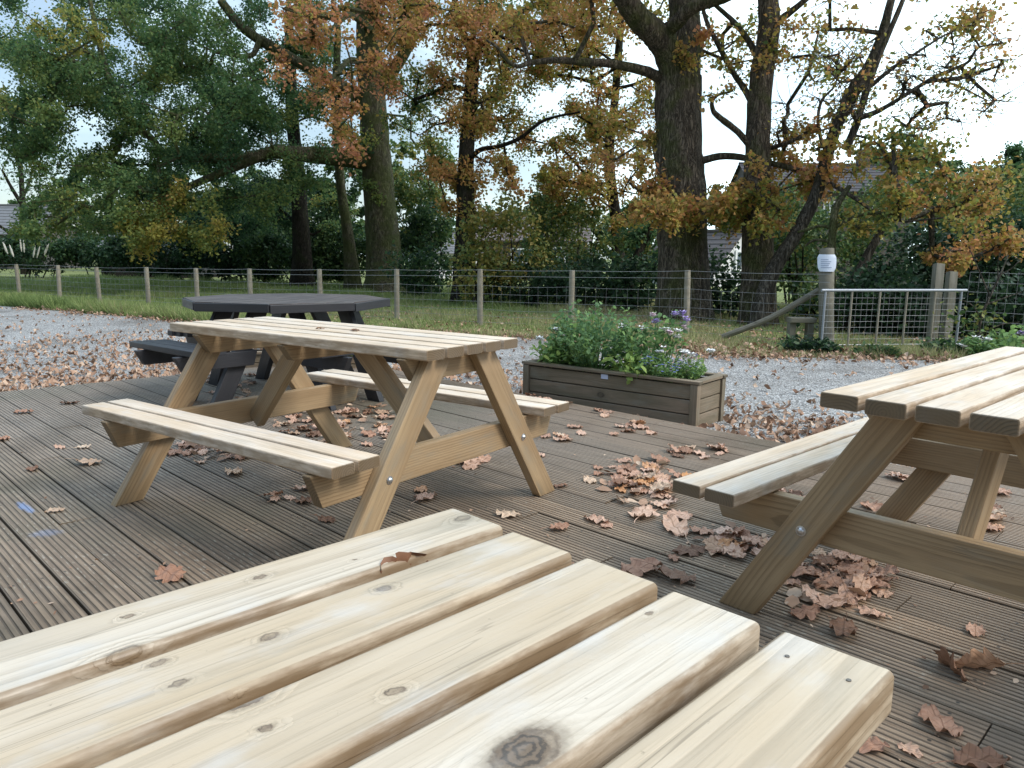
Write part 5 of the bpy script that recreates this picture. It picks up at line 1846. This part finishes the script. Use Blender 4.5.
for (u, v, k, lab) in LONE:
    p = on(u, v, 0)
    up = 'upright' in lab
    drop(p[0], p[1], .002 if not up else .012, lab, None, k, 4 if up else None, .1 if not up else .15, None, 1.0 if up else None)

PILES = [  # u, v, ru, rv, n, label
    (215, 451, 46, 10, 24, 'brown leaf in the drift behind the near bench of the middle table'),
    (322, 420, 54, 24, 46, 'brown leaf in the wide drift under the middle table'),
    (387, 425, 12, 20, 12, 'brown leaf in the strip of leaves behind the middle table leg'),
    (232, 383, 24, 8, 16, 'brown leaf heaped behind the middle table by the black leg'),
    (286, 502, 14, 5, 5, 'leaf in the small cluster below the bench bracket'),
    (468, 464, 22, 7, 6, 'leaf in the loose line behind the bolted beam'),
    (642, 483, 38, 18, 48, 'brown leaf in the big drift before the far bench end'),
    (540, 397, 18, 4, 8, 'leaf gathered at the planter foot near the bench'),
    (618, 411, 22, 5, 12, 'leaf in the heap against the mossy planter board'),
    (572, 403, 16, 5, 6, 'leaf lying between the bench end and the planter heap'),
    (556, 436, 22, 8, 7, 'leaf in the loose group beyond the bench end'),
    (638, 428, 18, 5, 8, 'leaf in the small cluster out from the planter middle'),
    (690, 450, 34, 11, 11, 'leaf scattered below the planter corner'),
    (738, 546, 32, 16, 20, 'leaf in the patch under the bench of the cut-off table'),
    (842, 584, 62, 24, 38, 'dark curled leaf in the heap behind the crossing beam'),
    (880, 528, 26, 10, 8, 'leaf around the far leg foot of the cut-off table'),
    (910, 479, 22, 7, 8, 'leaf beyond the far leg of the cut-off table'),
    (792, 498, 16, 6, 7, 'leaf glimpsed behind the far bench under the tabletop'),
    (995, 522, 14, 14, 8, 'leaf beside the far brace near the picture edge'),
]
for (u, v, ru, rv, n, lab) in PILES:
    placed = []
    for k in range(n):
        an = lrs.uniform(0, 6.283); q = math.sqrt(lrs.uniform(0, 1)) * lrs.choice([1.0, 1.0, .7, 1.45])
        p = on(u + ru * q * math.cos(an), v + rv * q * math.sin(an), 0)
        near = sum(1 for w_ in placed if np.hypot(*(w_ - p[:2])) < .07)
        placed.append(p[:2])
        if p[1] > ylast - .02 or p[0] < DX0 + .03: continue
        drop(p[0], p[1], .002 + min(near, 5) * .005, lab, lab.replace('leaf', 'leaves', 1), lrs.uniform(.5, 1.0) if v > 440 else lrs.uniform(.6, 1.0), None, .10 + .05 * min(near, 3))

# leaf wedged in the near table's gap and two on the middle tabletop
p = on(397, 563, .715)
o = drop(p[0], p[1], .706, 'curled dark brown leaf wedged upright in the gap between two planks', 'leaves on the tables', .66, 9, .02, R_(90.4), 1.42)
o.data = o.data.copy()
o.data.materials.clear()
o.data.materials.append(simple('dark_dry_leaf', (.21, .10, .055), .6, 0, .6, 60, .3))
p = on(320, 329, .72)
drop(p[0], p[1], .721, 'small crumpled brown leaf on the middle tabletop, standing up', 'leaves on the tables', .36, 4, .1)
p = on(355, 331, .72)
drop(p[0], p[1], .721, 'flat brown leaf on the middle tabletop beside the crumpled one', 'leaves on the tables', .42, 5, .05)


# crumbs and scraps of leaf trodden over the deck, too small and many to count
def scraps():
    rs = np.random.default_rng(8)
    P = []; S = []
    for (u, v, ru, rv, n) in ((322, 418, 58, 26, 70), (387, 425, 14, 22, 26), (232, 383, 26, 9, 26), (215, 451, 48, 11, 20), (286, 400, 50, 10, 26), (642, 483, 44, 22, 24), (842, 584, 60, 26, 22), (738, 546, 36, 18, 14)):
        for k in range(n):
            an = rs.uniform(0, 6.283); q = math.sqrt(rs.uniform(0, 1))
            p = on(u + ru * q * math.cos(an), v + rv * q * math.sin(an), 0)
            if p[1] < ylast - .05 and p[0] > DX0 + .05:
                P.append((p[0], p[1], .006 + rs.uniform(0, .012))); S.append(.085 * rs.uniform(.35, 1.0))
    for k in range(420):
        u, v = rs.uniform(-20, 1040), rs.uniform(385, 768)
        p = on(u, v, 0)
        if p[1] < ylast - .03 and p[0] > DX0 + .03:
            P.append((p[0], p[1], .003)); S.append(rs.uniform(.006, .022))
    P = np.array(P)
    V, T, k = leaves(P, np.array(S), rs, 2.2, 'leaf')
    V[:, 2] = np.maximum(V[:, 2], .0012)
    o = tri_mesh('leaf_litter', V, T, np.repeat(np.clip(rs.normal(.5, .28, len(P)), 0, 1), k), M_litter)
    tag(o, 'small leaf scraps and crumbs strewn over the deck boards', 'leaf litter', kind='stuff')


scraps()
